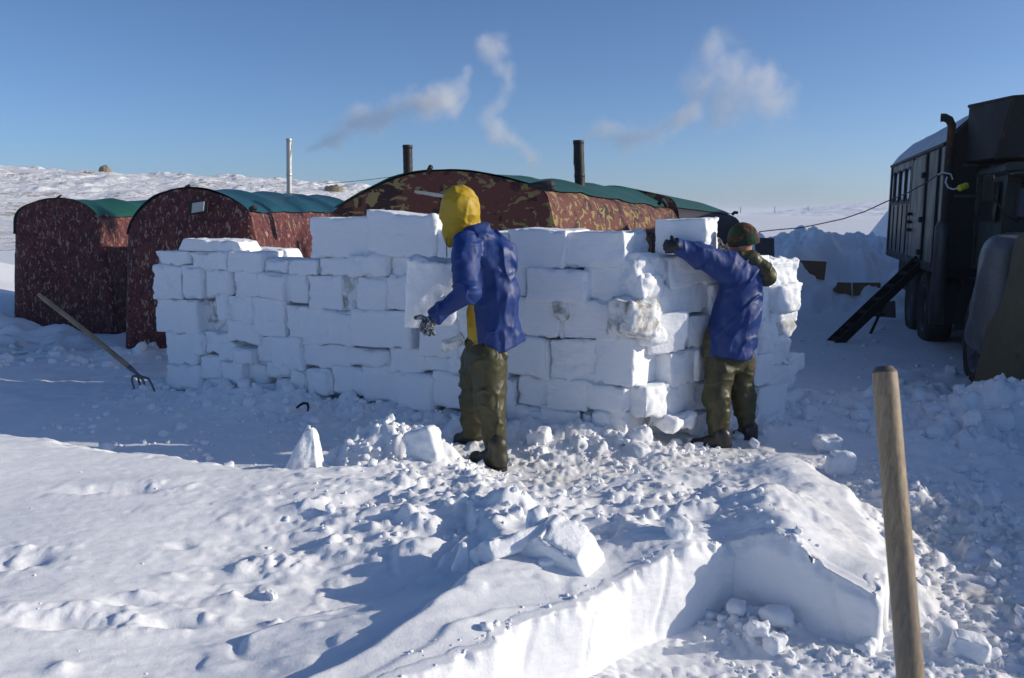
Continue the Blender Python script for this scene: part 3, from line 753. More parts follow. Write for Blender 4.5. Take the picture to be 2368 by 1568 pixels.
# -- front wall, middle part (region 3)
T = [
 ((130, 188, 515, 446), 'big clean snow block, leftmost of the tall top blocks', dict(deep=0.46, tilt=-0.01, amp=0.006)),
 ((505, 165, 930, 440), 'biggest clean snow block on top, left of the yellow hood', dict(deep=0.50, tilt=0.055, amp=0.007, taper=(0, -0.08), rug=lambda U: 0.5 * sstep(0.6, 0.95, U[:, 0]) * sstep(0.2, 0.8, U[:, 2]))),
 ((926, 260, 1090, 448), 'snow block on top half hidden behind the yellow hood', dict(out=-0.02)),
 ((190, 445, 402, 555), 'low stained snow block under the leftmost tall top block', {}),
 ((398, 420, 640, 560), 'low rough snow block with brown stains under the biggest top block', dict(rug=half, dirty=0)),
 ((640, 430, 772, 552), 'low snow block under the right part of the biggest top block', dict(rug=half)),
 ((770, 442, 900, 552), 'low snow block behind the top of the carried one', {}),
 ((115, 555, 322, 775), 'white snow block left of the grey stained one', dict(out=0.01)),
 ((318, 560, 480, 782), 'grey stained snow block in the middle of the wall', dict(out=-0.05, dirty=1, rug=half)),
 ((446, 560, 645, 772), 'white snow block right of the grey stained one', dict(rad=0.025)),
 ((628, 552, 765, 770), 'snow block left of the carried one, faint yellow stain on its edge', dict(out=-0.01)),
 ((760, 560, 960, 800), 'snow block behind the carried one', {}),
 ((205, 775, 422, 992), 'snow block with a rough hollow in its face, mid wall', dict(rad=0.03, rug=half)),
 ((400, 770, 772, 1006), 'wide snow block left of the glove holding the carried one', dict(out=0.015, rad=0.014)),
 ((820, 832, 1060, 1072), 'wide snow block under the carried one, right of the dark recess', dict(out=0.02)),
 ((770, 800, 830, 990), 'shaded narrow snow piece in the recess left of the wide block', dict(out=-0.10)),
 ((72, 985, 372, 1142), 'long low snow block in the fifth course', {}),
 ((380, 1010, 617, 1132), 'flattened rounded snow block, fifth course, between two squarer ones', dict(rad=0.035)),
 ((615, 997, 837, 1172), 'snow block in the fifth course under the recess', {}),
 ((838, 1052, 1012, 1162), 'small snow block of the fifth course left of the legs', {}),
 ((1010, 1070, 1110, 1162), 'small rough snow block just left of the olive trousers', dict(rug=half)),
 ((265, 1130, 502, 1312), 'bottom course snow block above the rubble heap, left one', dict(rad=0.025)),
 ((452, 1120, 737, 1362), 'wide bottom course snow block with a curved upper edge', dict(rad=0.025)),
 ((702, 1170, 932, 1397), 'bottom course snow block, third from the legs of the hooded worker', dict(rad=0.025)),
 ((900, 1160, 1125, 1387), 'bottom course snow block right behind the hooded worker\'s raised boot', dict(rad=0.025)),
 ((150, 1150, 266, 1305), 'small bottom snow block up right of the black hook', dict(rad=0.03)),
 ((955, 560, 1300, 800), 'snow block hidden behind the hooded worker, chest high', {}),
 ((885, 440, 1300, 562), 'snow block hidden behind the hooded worker\'s shoulder blades', {}),
 ((1055, 805, 1330, 1075), 'snow block hidden behind the hooded worker\'s waist', {}),
 ((1105, 1070, 1370, 1385), 'snow block hidden behind the hooded worker\'s thighs', {}),
 ((1085, 280, 1290, 445), 'snow block behind the hooded worker\'s neck', {}),
]
for r_, l_, k_ in T: block(3, r_, l_, **k_)
# -- front wall, right part (region 5)
T = [
 ((30, 182, 122, 400), 'top snow block showing just right of the hooded worker\'s shoulder', dict(out=-0.03)),
 ((115, 168, 462, 396), 'flat-topped snow block on top, right of the hooded worker', dict(deep=0.46, tilt=0.02)),
 ((455, 182, 800, 388), 'top snow block at the wall\'s corner with a ragged bright end', dict(deep=0.42, yaw=-0.10, tilt=-0.03, rug=rightend)),
 ((130, 370, 217, 552), 'snow block right beside the hooded worker\'s upper back', {}),
 ((228, 392, 572, 590), 'wide snow block under the flat-topped one', dict(tilt=0.03, rad=0.014)),
 ((565, 370, 822, 582), 'corner snow block, second from the top, its end in full sun', dict(deep=0.62, yaw=-0.14, rug=lambda U: 0.5 * rightend(U))),
 ((110, 555, 396, 776), 'snow block with a brown vertical stain beside the hooded worker\'s back', dict(dirty=0)),
 ((364, 570, 452, 690), 'small brown-stained lump of snow between two wide blocks', dict(dirty=1, rad=0.04, rug=allr)),
 ((380, 640, 475, 810), 'rough filler lump of snow between two wide blocks', dict(rad=0.05, rug=allr)),
 ((432, 578, 845, 802), 'wide snow block in the middle of the right part', dict(tilt=-0.01, deep=0.55, out=0.02, yaw=-0.05)),
 ((110, 780, 347, 1012), 'big snow block with a frayed stained right edge behind the hooded worker', dict(rug=lambda U: 0.4 * rightend(U))),
 ((345, 800, 682, 1042), 'wide rough-faced snow block below the filler lump', dict(rug=half)),
 ((665, 795, 900, 1060), 'corner snow block in the fourth course with a wide sunlit end', dict(tilt=0.02, deep=0.75, yaw=-0.26, out=0.05, grow_=0.01)),
 ((60, 1020, 157, 1182), 'snow block low behind the hooded worker\'s calves', {}),
 ((158, 1010, 347, 1182), 'plain snow block of the fifth course right of the hooded worker\'s legs', {}),
 ((330, 1020, 562, 1202), 'snow block of the fifth course, second right of the hooded worker\'s legs', {}),
 ((565, 1050, 830, 1212), 'corner snow block of the fifth course', dict(deep=0.65, yaw=-0.18, out=0.02)),
 ((680, 1205, 830, 1392), 'bottom corner snow block, its end in full sun', dict(deep=0.65, yaw=-0.2, out=0.03, rug=lambda U: 0.4 * rightend(U))),
 ((310, 1190, 532, 1302), 'thin layered snow slab at the foot of the right part', dict(rad=0.03, rug=half)),
 ((530, 1212, 592, 1272), 'fist-sized snow piece plugging a hole at the foot of the right part', dict(rad=0.014)),
 ((588, 1202, 705, 1302), 'small snow block left of the bottom corner one', {}),
 ((300, 1290, 700, 1400), 'low drifted-over snow block under the thin layered slab', dict(rad=0.045, rug=half)),
 ((100, 1180, 312, 1330), 'drifted-over snow block low beside the hooded worker\'s shins', dict(rad=0.045, rug=half)),
]
for r_, l_, k_ in T: block(5, r_, l_, **k_)
# rough frozen end pieces sticking out of the corner
block(6, (45, 560, 225, 788), 'lumpy frozen snow chunk with straw and dirt at the wall\'s corner', 'side', out=0.10, dirty=1, rad=0.08, rug=allr, deep=0.30)
# -- return wall (region 6)
T = [
 ((75, 325, 268, 476), 'rough sunlit snow block under the one being placed', dict(rug=allr, rad=0.03)),
 ((262, 318, 520, 490), 'smooth snow block under the reaching arm, half in its shadow', dict(out=-0.02)),
 ((95, 420, 240, 570), 'crumbly snow lump in the angle of the wall', dict(rad=0.06, rug=allr, out=0.03)),
 ((188, 480, 510, 648), 'smooth snow block behind the blue sleeve\'s shadow', dict(out=-0.02)),
 ((215, 645, 376, 872), 'snow block with one bright narrow sunlit side in the inner wall', dict(out=0.04, yaw=-0.35)),
 ((370, 655, 480, 842), 'shaded snow block left of the blue coat\'s hem', {}),
 ((160, 740, 268, 832), 'round knob of snow in the angle of the wall', dict(rad=0.07, out=0.10, rug=half, deep=0.2)),
 ((232, 862, 392, 1057), 'shaded snow block in the fourth course of the inner wall', {}),
 ((385, 845, 490, 1022), 'shaded snow block beside the seat of the trousers', {}),
 ((905 - 787, 1060, 1048 - 787, 1242), 'faceted sunlit snow block at the inner corner, fifth course', dict(rug=half, out=0.03)),
 ((225, 1045, 392, 1222), 'bluish shaded snow block in the fifth course of the inner wall', {}),
 ((380, 1035, 490, 1200), 'snow block behind the nearer trouser leg', dict(rug=half)),
 ((262, 1232, 400, 1312), 'curled broken slab of snow by the boot', dict(rad=0.03, rug=allr, out=0.12, deep=0.25)),
 ((390, 1200, 640, 1330), 'snow block behind the boots of the capped worker', dict(rad=0.04, rug=half)),
 ((480, 480, 640, 700), 'snow block hidden behind the blue coat, upper', {}),
 ((480, 700, 640, 900), 'snow block hidden behind the blue coat, lower', {}),
 ((640, 480, 800, 700), 'snow block showing between the coat and the hanging olive hood', {}),
 ((490, 900, 700, 1200), 'big snow block seen between the two trouser legs', {}),
 ((640, 700, 765, 900), 'snow block hidden behind the coat\'s right hem', {}),
 ((480, 318, 760, 482), 'snow block behind the capped worker\'s shoulders', {}),
 ((768, 312, 828, 520), 'small square snow block on top right beside the olive hood', {}),
 ((828, 335, 1010, 497), 'pitted rounded snow block at the top of the right-hand end', dict(rad=0.03, rug=allr)),
 ((833, 485, 1000, 637), 'sunlit snow block, second from the top of the right-hand end', dict(rug=half)),
 ((785, 490, 838, 700), 'narrow sunlit snow block right of the coat', {}),
 ((822, 628, 988, 707), 'low sunlit snow block, third from the top of the right-hand end', dict(rug=half)),
 ((757, 702, 862, 882), 'snow block with a rounded dirty face right of the coat\'s hem', dict(rad=0.035, rug=half)),
 ((858, 680, 982, 785), 'snow block with a brown dirty underside at the right-hand end', dict(dirty=1, rug=half)),
 ((735, 880, 832, 1062), 'snow block right of the trousers at thigh height', {}),
 ((828, 790, 942, 945), 'rubbly snow block under the brown dirty underside', dict(rad=0.05, rug=allr)),
 ((925, 880, 1042, 985), 'snow block sticking out rightmost from the right-hand end', dict(rad=0.04, rug=half)),
 ((828, 930, 1000, 1100), 'irregular snow block low in the right-hand end', dict(rad=0.05, rug=allr)),
 ((755, 1055, 905, 1240), 'snow block right of the knees with a slanting lower edge', dict(skew=0.1)),
 ((895, 1100, 1018, 1175), 'flat low snow block at the outer foot of the right-hand end', dict(rad=0.04, rug=half)),
 ((780, 1230, 892, 1312), 'fallen snow block at the foot right of the boots', dict(rad=0.04, rug=half, out=0.08)),
]
for r_, l_, k_ in T: block(6, r_, l_, 'side', **k_)


# packed snow filling the wall's core so that the joints do not gape
def core():
    V = []; Fc = []
    for a, c, segs in ((WALL_A, WALL_B, [(0.03, 0.30, 1.00), (0.30, 0.97, 1.22)]), (WALL_B, WALL_C, [(0.12, 0.60, 1.15), (0.60, 0.93, 1.08)])):
        dr = (c - a) / np.linalg.norm(c - a); n = np.array([dr[1], -dr[0]]); L = np.linalg.norm(c - a)
        for s0, s1, top in segs:
            P, f = rbox((L * (s1 - s0), 0.26, top), 0.05, 0.012, 77 + len(V), h=0.05, chips=0)
            P = P @ rotm(math.atan2(dr[1], dr[0])).T
            cp = a + dr * L * (s0 + s1) / 2 - n * 0.30
            f = [[i + sum(len(q) for q in V) for i in q] for q in f]
            V.append(P + np.array([cp[0], cp[1], top / 2 - 0.02])); Fc += f
    o = obj('packed_snow', np.vstack(V), np.array(Fc), M_block)
    return tag(o, 'crumbled snow packed into the joints between the wall blocks', 'packed snow', kind='stuff')
core()

# -- loose pieces one can point at
def chunk(name, pos, size, label, ang=0.0, tilt=0.0, pitch=0.0, rad=0.02, taper=(0, 0), rug=None, cat='snow chunk', amp=0.008, chips=1.0, group=None, skew=0.0, shape=None, h=0.014, mat=None):
    nBL[0] += 1
    V, Fc = rbox(size, rad, amp, nBL[0], h=h, taper=taper, rugged=rug, chips=chips, skew=skew)
    if shape is not None: V = shape(V)
    V = V @ rotm(ang, tilt, pitch).T
    me = mesh_data(name, V, np.array(Fc)); me.materials.append(mat or M_block)
    o = bpy.data.objects.new(name, me); COL.objects.link(o); o.location = pos
    return tag(o, label, cat, group)
def placed():
    dr = (WALL_B - WALL_A) / np.linalg.norm(WALL_B - WALL_A); n = np.array([dr[1], -dr[0]])
    fl = PW(1514, 552, 6.36)[:2]; w_, dp, hh = 0.375, 0.44, 0.262
    c_ = fl + dr * w_ / 2 - n * dp / 2
    chunk('snow_block', (c_[0], c_[1], 1.392 + hh / 2 + 0.012), (w_, dp, hh), 'clean snow block just set on top with both gloves on it', ang=math.atan2(dr[1], dr[0]), tilt=-0.012, rad=0.010, amp=0.006,
          rug=lambda U: 0.35 * sstep(0.5, 0.9, U[:, 0]), cat='snow block', group='snow blocks of the wall')
placed()
def shard(V):                                        # pointed, leaning shard
    z = V[:, 2]; t = (z - z.min()) / (z.max() - z.min())
    k = 1 - 0.80 * t ** 1.1
    V = V.copy(); V[:, 0] = V[:, 0] * k + 0.05 * t * (1 - 0.0) ; V[:, 1] *= (1 - 0.6 * t); return V
p = PG(696, 1078, 0.24)
chunk('snow_shard', (p[0], p[1] + 0.06, 0.325), (0.215, 0.20, 0.26), 'tall pointed snow shard standing alone left of the rubble heap', shape=shard, rug=half, cat='snow shard', rad=0.02)
p = PG(968, 1062, 0.26)
chunk('snow_slab', (p[0] + 0.02, p[1] + 0.05, 0.33), (0.22, 0.10, 0.20), 'broken snow slab on edge beside the hooded worker\'s front boot', ang=-0.5, tilt=-0.3, rug=half, cat='snow slab')
p = PG(993, 1056, 0.25)
chunk('snow_slab', (p[0] + 0.02, p[1] + 0.08, 0.31), (0.06, 0.12, 0.19), 'small upright snow slab leaning on the rubble heap', ang=0.2, tilt=0.1, cat='snow slab', rad=0.012)
def slabp(u, v, z, size, label, ang, tilt, pitch, **k):
    p = PG(u, v, z); return chunk('snow_slab', tuple(p), size, label, ang=ang, tilt=tilt, pitch=pitch, cat='snow slab', **k)
slabp(1185, 1262, 0.34, (0.30, 0.26, 0.085), 'tilted snow slab with a bright cut edge on the bench', 0.45, -0.10, -0.55, rad=0.010, amp=0.006)
slabp(1303, 1272, 0.35, (0.31, 0.20, 0.17), 'wedge of sawn snow block lying on the bench, biggest loose piece', -0.42, 0.28, 0.25, rad=0.012, amp=0.006, taper=(-0.45, -0.15))
slabp(1238, 1222, 0.40, (0.09, 0.07, 0.16), 'knobbly upright snow lump between the two big slabs', 0.3, 0.1, 0, rad=0.04, rug=allr)
slabp(1262, 1300, 0.335, (0.055, 0.03, 0.02), 'thin flake of snow in front of the biggest loose piece', 0.4, 0, 0, rad=0.006)
slabp(1069, 1288, 0.33, (0.045, 0.035, 0.12), 'small fin of snow sticking up in the shaded hollow', 0.2, 0.12, 0, rad=0.008, taper=(-0.5, 0))
slabp(1150, 1300, 0.31, (0.16, 0.10, 0.03), 'flat broken crust below the tilted slab', 0.5, -0.1, -0.2, rad=0.008)
BALLS = [(1910, 1036, .09, 'round snow boulder on the path right of the capped worker'), (1940, 1083, .10, 'flattish snow chunk between the path and the mound'),
         (628, 1380, .035, 'small snow ball on the smooth slope by the long shadow'), (1452, 1058, .045, 'snow clod in front of the bottom corner block'),
         (1478, 1052, .06, 'cracked snow chunk left of the black boots'), (1480, 1016, .08, 'snow chunk leaning on the corner\'s foot'), (1556, 1048, .03, 'snow clod by the toe of the black boot'),
         (1245, 1018, .075, 'angular snow chunk behind the hooded worker\'s heel'), (1285, 1000, .05, 'rounded snow clod at the foot of the right part of the wall'),
         (1345, 1140, .055, 'snow clod at the edge of the trodden path, left one'), (1382, 1148, .045, 'snow clod at the edge of the trodden path, right one'),
         (1565, 1232, .055, 'two-pronged snow clod near the corner of the cut'), (1190, 1190, .045, 'snow clod in the rough crust, left of the tilted slab'),
         (2247, 972, .08, 'snow lump with a sunlit tip in front of the covered truck'), (2310, 985, .11, 'broad snow lump right of the one with the sunlit tip'),
         (2000, 1500, .04, 'clod of snow in the cut beneath the end of its back wall'), (1790, 1500, .05, 'clod of snow in the middle of the cut\'s floor'), (1755, 1462, .045, 'clod of snow against the cut\'s back wall'),
         (2180, 1480, .06, 'angular snow clod on the rough track, low right'), (2240, 1510, .07, 'larger angular snow clod on the rough track, low right corner'), (1735, 1012, .03, 'tiny snow lump behind the capped worker\'s heel'),
         (640, 905, .06, 'snow lump at the foot of the low part of the wall'), (560, 930, .05, 'snow lump fallen left of the black hook'), (420, 990, .04, 'snow chip in the shaded hollow')]
for i, (u, v, r_, l_) in enumerate(BALLS):
    p = PG(u, v, 0.0)
    for _ in range(8):
        zt = float(hgt(np.array([p[0]]), np.array([p[1]]))[0]); p = PG(u, v, zt + r_ * 0.2)
    chunk('snow_chunk', (p[0], p[1], zt + r_ * 0.55), (r_ * 2, r_ * 1.6, r_ * 1.5), l_, ang=i * 1.3, tilt=0.2 * math.sin(i * 2.1), rad=r_ * 0.45, rug=half, group='loose snow chunks', h=max(0.008, r_ * 0.16))

# countless crumbs: one object
def crumbs():
    R = np.random.RandomState(8); V = []; Fq = []; n = 0
    base = []
    for k in range(10):
        P, f = rbox((1, 0.9, 0.7), 0.28, 0.0, 900 + k, h=0.26, chips=0); P = P * (1 + 0.28 * fbm3(P, 1.7, 2, 900 + k))[:, None]
        base.append((P, np.array(f)))
    pts = []
    def near_wall(n_, s0, s1, a, c, sp):
        dr = (c - a) / np.linalg.norm(c - a); nn = np.array([dr[1], -dr[0]])
        for _ in range(n_):
            s = R.uniform(s0, s1); q = a + (c - a) * s + nn * (0.02 + abs(R.normal(0, sp))); pts.append((q[0], q[1], min(0.09, 0.008 + R.exponential(0.016) + (R.rand() < 0.10) * R.uniform(0.01, 0.05))))
    near_wall(330, -0.05, 1.02, WALL_A, WALL_B, 0.28); near_wall(200, 0, 1.08, WALL_B, WALL_C, 0.22)
    for _ in range(260): pts.append((R.normal(-0.75, 0.4), R.normal(5.35, 0.28), 0.012 + R.exponential(0.012)))
    for _ in range(150): pts.append((R.uniform(-1.1, 1.2), R.uniform(3.6, 4.75), 0.007 + R.exponential(0.009)))
    for _ in range(260): pts.append((R.uniform(-0.2, 2.6), R.uniform(4.5, 6.0), 0.006 + R.exponential(0.006)))
    for _ in range(620): pts.append((R.uniform(1.75, 2.9), R.uniform(2.6, 5.6), 0.005 + R.exponential(0.008) + (R.rand() < 0.06) * 0.03))
    for _ in range(260): pts.append((R.uniform(2.7, 4.9), R.uniform(5.0, 8.0), 0.02 + R.exponential(0.035)))
    for _ in range(160): pts.append((R.uniform(2.9, 6.5), R.uniform(8.0, 14.0), 0.010 + R.exponential(0.022)))
    for _ in range(60): pts.append((R.normal(1.02, 0.13), R.normal(3.30, 0.08), 0.010 + R.exponential(0.014)))
    for _ in range(60): pts.append((R.uniform(0.8, 1.7), R.uniform(2.75, 3.15), 0.008 + R.exponential(0.009)))
    for _ in range(26): pts.append((R.uniform(-2.9, -1.0), R.uniform(2.4, 4.4), 0.005 + R.exponential(0.004)))
    for _ in range(160): pts.append((R.uniform(-3.8, -1.5), R.uniform(5.4, 7.6), 0.012 + R.exponential(0.016)))
    for _ in range(110):
        k = R.randint(0, 6); a_, b_ = face_l[k], face_l[k + 1]; q = a_ + (b_ - a_) * R.rand(); nn = np.array([-(b_ - a_)[1], (b_ - a_)[0]]) / np.linalg.norm(b_ - a_); q = q - nn * (0.02 + abs(R.normal(0, 0.05)))
        pts.append((q[0], q[1], 0.0025 + R.exponential(0.004)))
    for _ in range(120): pts.append((R.uniform(-8.5, -3.8), R.uniform(9.2, 10.8), 0.03 + R.exponential(0.04)))
    pts_ = np.array(pts); zt = hgt(pts_[:, 0], pts_[:, 1])
    for i, (x, y, r_) in enumerate(pts_):
        B, f = base[i % 10]; r_ = min(r_, 0.12)
        M = rotm(R.uniform(0, 6.3), R.uniform(-0.6, 0.6), R.uniform(-0.6, 0.6)) * r_ * R.uniform(0.8, 1.25)
        V.append(B @ M.T + np.array([x, y, zt[i] + r_ * 0.22])); Fq.append(f + n); n += len(B)
    o = obj('snow_crumbs', np.vstack(V), np.vstack(Fq), M_snow); o['kind'] = 'stuff'
    tag(o, 'loose snow crumbs scattered over the trodden ground', 'snow crumbs')
crumbs()
# ------------------------------------------------------------------ tents
def fabric(name, base, dark, fleck, scale, fthr, dthr, stretch, rot=0.3, rough=0.75, blotch=False):
    m, t, b = new_mat(name); v = coords(t)
    c1 = ramp(t, noise(t, v, scale * 0.6, 3, 0.5, 0.8), [(dthr, 0.0), (dthr + 0.03, 1.0)])
    c = mix(t, c1, base, dark)
    vf = coords(t, stretch, (0.1, rot, 0.15))
    f = ramp(t, noise(t, vf, scale, 2.5, 0.55, 1.1), [(fthr, 0.0), (fthr + 0.015, 1.0)])
    c = mix(t, f, c, fleck)
    t.links.new(mix(t, noise(t, v, 1.6, 4), c, tuple(x * 0.7 for x in base)) if False else c, b.inputs['Base Color'])
    b.inputs['Roughness'].default_value = rough; b.inputs['Specular IOR Level'].default_value = 0.35
    p = bump(t, b, noise(t, coords(t, (1, 1, 0.35)), 3.0, 4, 0.6), 0.6, 0.03)
    bump(t, b, noise(t, v, 60, 2), 0.2, 0.002, p)
    return m
M_tentr = fabric('tent_fabric_red', (0.122, 0.034, 0.031), (0.070, 0.020, 0.025), (0.34, 0.215, 0.17), 16.0, 0.60, 0.50, (1.7, 1.7, 0.75))
M_tentc = fabric('tent_fabric_camo', (0.13, 0.045, 0.037), (0.042, 0.018, 0.020), (0.26, 0.205, 0.085), 7.0, 0.565, 0.54, (1.0, 1.0, 1.5), rot=0.5)
def roofmat(name, col, rough, streak):
    m, t, b = new_mat(name); v = coords(t)
    n = noise(t, coords(t, streak), 1.5, 5, 0.6)
    t.links.new(mix(t, n, col, tuple(x * 0.55 for x in col)), b.inputs['Base Color']); b.inputs['Roughness'].default_value = rough
    p = bump(t, b, noise(t, coords(t, streak), 4.0, 5, 0.6), 0.7, 0.03)
    bump(t, b, noise(t, v, 12.0, 3, 0.6, 0.7), 0.4, 0.01, p)
    return m
M_roofg = roofmat('roof_sheet_green', (0.008, 0.095, 0.068), 0.5, (0.4, 0.4, 3))
M_roofb = roofmat('roof_sheet_blue', (0.010, 0.080, 0.105), 0.4, (1.5, 0.3, 3))
M_rooft = roofmat('roof_sheet_teal', (0.016, 0.105, 0.095), 0.6, (0.5, 0.5, 2))
M_black = simple_mat('black_cloth', (0.018, 0.018, 0.02), 0.7, bumpd=0.004)
M_plast = simple_mat('clear_plastic', (0.55, 0.57, 0.55), 0.3, col2=(0.30, 0.30, 0.28), scale=6)
M_navy = simple_mat('navy_cloth', (0.030, 0.030, 0.045), 0.8, bumpd=0.01, bscale=5)

FN = np.array([-0.16, -1.0]); FN = FN / np.linalg.norm(FN); PLN = {}
def on(T, u, v, off=0.0):                           # point on the front plane of a tent, off metres proud
    return PP(u, v, PLN[T['label']] + FN * off, FN)
def tent(label, prof, Y, ang, L, zb, fab, roofm, group, shrink=0.0, drop=0.0, rows=14, roof_span=None, sd=1, bulge=0.06, slant=0.0, edrop=0.0):
    """prof: outline (u, v) of the front seen in the plane Y, from the left foot over the arch to the right foot"""
    mid_u = sum(q[0] for q in prof) / len(prof); pa = PW(mid_u, 500, Y)[:2]; PLN[label] = pa
    P = np.array([PP(u, v, pa, FN) for u, v in prof])
    # resample finely
    Ls = np.r_[0, np.cumsum(np.linalg.norm(np.diff(P, axis=0), axis=1))]
    s = np.linspace(0, Ls[-1], 70); Q = np.stack([np.interp(s, Ls, P[:, k]) for k in range(3)], -1)
    for _ in range(2): Q[1:-1] = (Q[:-2] + 2 * Q[1:-1] + Q[2:]) / 4
    Q[0, 2] = Q[-1, 2] = zb
    Q[:, 1] += slant * (Q[:, 2] - zb)
    base = np.array([Q[:, 0].mean(), Y, zb])
    T = thing('tent', tuple(base), label, 'tent', group)
    dirv = np.array([math.sin(ang), math.cos(ang), 0])
    m = Q.mean(0)
    # front wall: rows interpolated between outline and the ground line under it
    ncol = len(Q); rws = 22; V = []
    for r in range(rws + 1):
        t = r / rws
        row = Q.copy(); row[:, 2] = zb + (Q[:, 2] - zb) * t
        k = np.sin(math.pi * np.linspace(0, 1, ncol)) * math.sin(math.pi * min(1, t * 1.0))
        off = -bulge * k * (0.6 + 0.6 * fbm2(row[:, 0] * 1.4, row[:, 2] * 1.4 + sd, 3, sd)) - 0.012 * np.abs(fbm2(row[:, 0] * 5, row[:, 2] * 1.2, 3, sd + 4)) * np.sin(math.pi * t)
        row[:, 1] += off; V.append(row)
    MB().grid(np.array(V)).build('front_wall', fab, T, smooth=True)
    # sides and top swept back
    iz = Q[:, 2]
    if roof_span is None: roof_span = (16, 54)
    a, b_ = roof_span
    def sweep(i0, i1, outw, name, mat, t0=0.0, t1=1.0, wav=0.0):
        G = []
        seg = Q[i0:i1]
        c0 = Q.mean(0)
        for r in range(rows * 2 + 1):
            t = t0 + (t1 - t0) * r / (rows * 2)
            off = dirv * L * t
            row = seg + off
            sc = 1 - shrink * t
            hk = np.clip((Q[:, 2].max() - seg[:, 2]) / max(0.05, Q[:, 2].max() - Q[b_, 2]), 0, 1)
            row[:, 2] = zb + (row[:, 2] - zb) * sc - drop * t - edrop * t * hk
            dv = seg - c0; dv[:, 1] = 0; dv /= np.linalg.norm(dv, axis=1)[:, None] + 1e-6
            sag = -0.035 * abs(math.sin(math.pi * t * 4)) * np.ones(len(seg)) + outw + wav * fbm2(seg[:, 0] * 3 + t * 20, seg[:, 2] * 3 + t * 9, 3, sd + 9)
            row += dv * sag[:, None]
            G.append(row)
        return MB().grid(np.array(G)[:, ::-1]).build(name, mat, T, smooth=True)
    sweep(0, a + 1, 0.0, 'side_wall', fab, wav=0.012)
    sweep(b_, ncol, 0.0, 'side_wall', fab, wav=0.012)
    sweep(a, b_ + 1, -0.01, 'roof', fab)
    sweep(a - 1 if a > 1 else a, b_ + 1, 0.022, 'roof_sheet', roofm, t0=-0.006, t1=1.0, wav=0.010)
    back = Q + dirv * L; back[:, 2] = zb + (back[:, 2] - zb) * (1 - shrink) - drop
    MB().poly(back, 0.01, (0, 1, 0)).build('back_wall', fab, T)
    return T, Q, dirv, base
g = 'fabric tents behind the wall'
T1, Q1, d1, b1 = tent('leftmost dark red tent with a rounded front and a green roof sheet', [(35, 790), (34, 745), (35, 600), (36, 500), (45, 485), (70, 471), (100, 463), (140, 458), (175, 463), (205, 476), (233, 503), (245, 560), (262, 680), (278, 800)], 12.4, math.radians(8), 4.4, -0.35, M_tentr, M_roofg, g, roof_span=(22, 44), sd=3, bulge=0.10)
T2, Q2, d2, b2 = tent('arched dark red tent with a taped window patch and a blue roof sheet', [(290, 850), (292, 700), (294, 600), (297, 530), (305, 510), (325, 484), (355, 458), (395, 440), (430, 435), (470, 438), (515, 451), (550, 468), (577, 487), (592, 560), (608, 660), (625, 850)], 10.1, math.radians(7), 4.2, -0.3, M_tentr, M_roofb, g, roof_span=(22, 45), sd=13, bulge=0.08)
T3, Q3, d3, b3 = tent('large brown camouflage tent with a wide low arch and a teal roof sheet', [(728, 860), (745, 600), (757, 494), (770, 487), (850, 441), (925, 408), (980, 398), (1040, 394), (1100, 399), (1180, 416), (1262, 437), (1280, 510), (1298, 640), (1316, 860)], 8.55, math.radians(23.5), 5.56, -0.3, M_tentc, M_rooft, g, roof_span=(22, 46), sd=23, edrop=0.17, rows=20)
# vestibule at the far end of the large tent
def vestibule():
    e = Q3 + d3 * 5.54; hk = np.clip((Q3[:, 2].max() - Q3[:, 2]) / (Q3[:, 2].max() - Q3[46, 2]), 0, 1); e[:, 2] -= 0.17 * hk
    tgt = PW(1692, 499, 15.3); f = e + np.array([tgt[0] - e[46, 0], tgt[1] - e[46, 1], 0])
    f[:, 2] = -0.3 + (f[:, 2] + 0.3) * (1 - (1 - (tgt[2] + 0.3) / (e[46, 2] + 0.3)) * hk) - 0.20 * (1 - hk)
    V = np.stack([e + (f - e) * t for t in np.linspace(0, 1, 8)])
    mb = MB().grid(V[:, ::-1]); mb.poly(f, 0.01, (0, 1, 0)); mb.build('vestibule', M_navy, T3, smooth=True)
    s = V[:, 24:47] + np.array([0, 0, 0.025]); MB().grid(s[:, ::-1]).build('roof_sheet', M_rooft, T3, smooth=True)
    MB().tube([f[46] + (0, 0, .02), f[46] + (0.05, 0, 0.06), f[46] + (0.10, 0, 0.05)], 0.03, 6).build('strap', M_black, T3)
vestibule()
# taped window patch, straps, poles
def ppatch(off, parent, name, mat, quad, th=0.02):
    V = [on(parent, u, v, off) for u, v in quad]; MB().poly(V, th, (0, -1, 0)).build(name, mat, parent)
ppatch(0.12, T2, 'window_frame', M_black, [(440, 497), (480, 494), (482, 466), (438, 464)])
ppatch(0.145, T2, 'window', M_plast, [(444, 493), (471, 488), (473, 466), (446, 470)])
ppatch(0.13, T3, 'window', M_plast, [(958, 446), (1005, 455), (1040, 459), (1040, 452), (1003, 446), (959, 440)])
ppatch(0.14, T1, 'window_frame', M_black, [(127, 498), (133, 498), (133, 488), (127, 488)])
def strap(par, pts, r, name='strap', mat=None):
    MB().tube(pts, r, 8).build(name, mat or M_black, par, smooth=True)
strap(T1, [on(T1, 128, 461), on(T1, 133, 457), on(T1, 141, 452, .05)], 0.014)
strap(T2, [on(T2, 427, 437), on(T2, 431, 432), on(T2, 438, 429, .05)], 0.016)
strap(T3, [on(T3, 988, 402), on(T3, 992, 394), on(T3, 996, 386, .04)], 0.026)
strap(T2, [on(T2, 579, 484, .04), on(T2, 586, 480, .05), on(T2, 590, 483)], 0.028)
strap(T1, [on(T1, 238, 501, .04), on(T1, 244, 498, .05), on(T1, 247, 502)], 0.025)
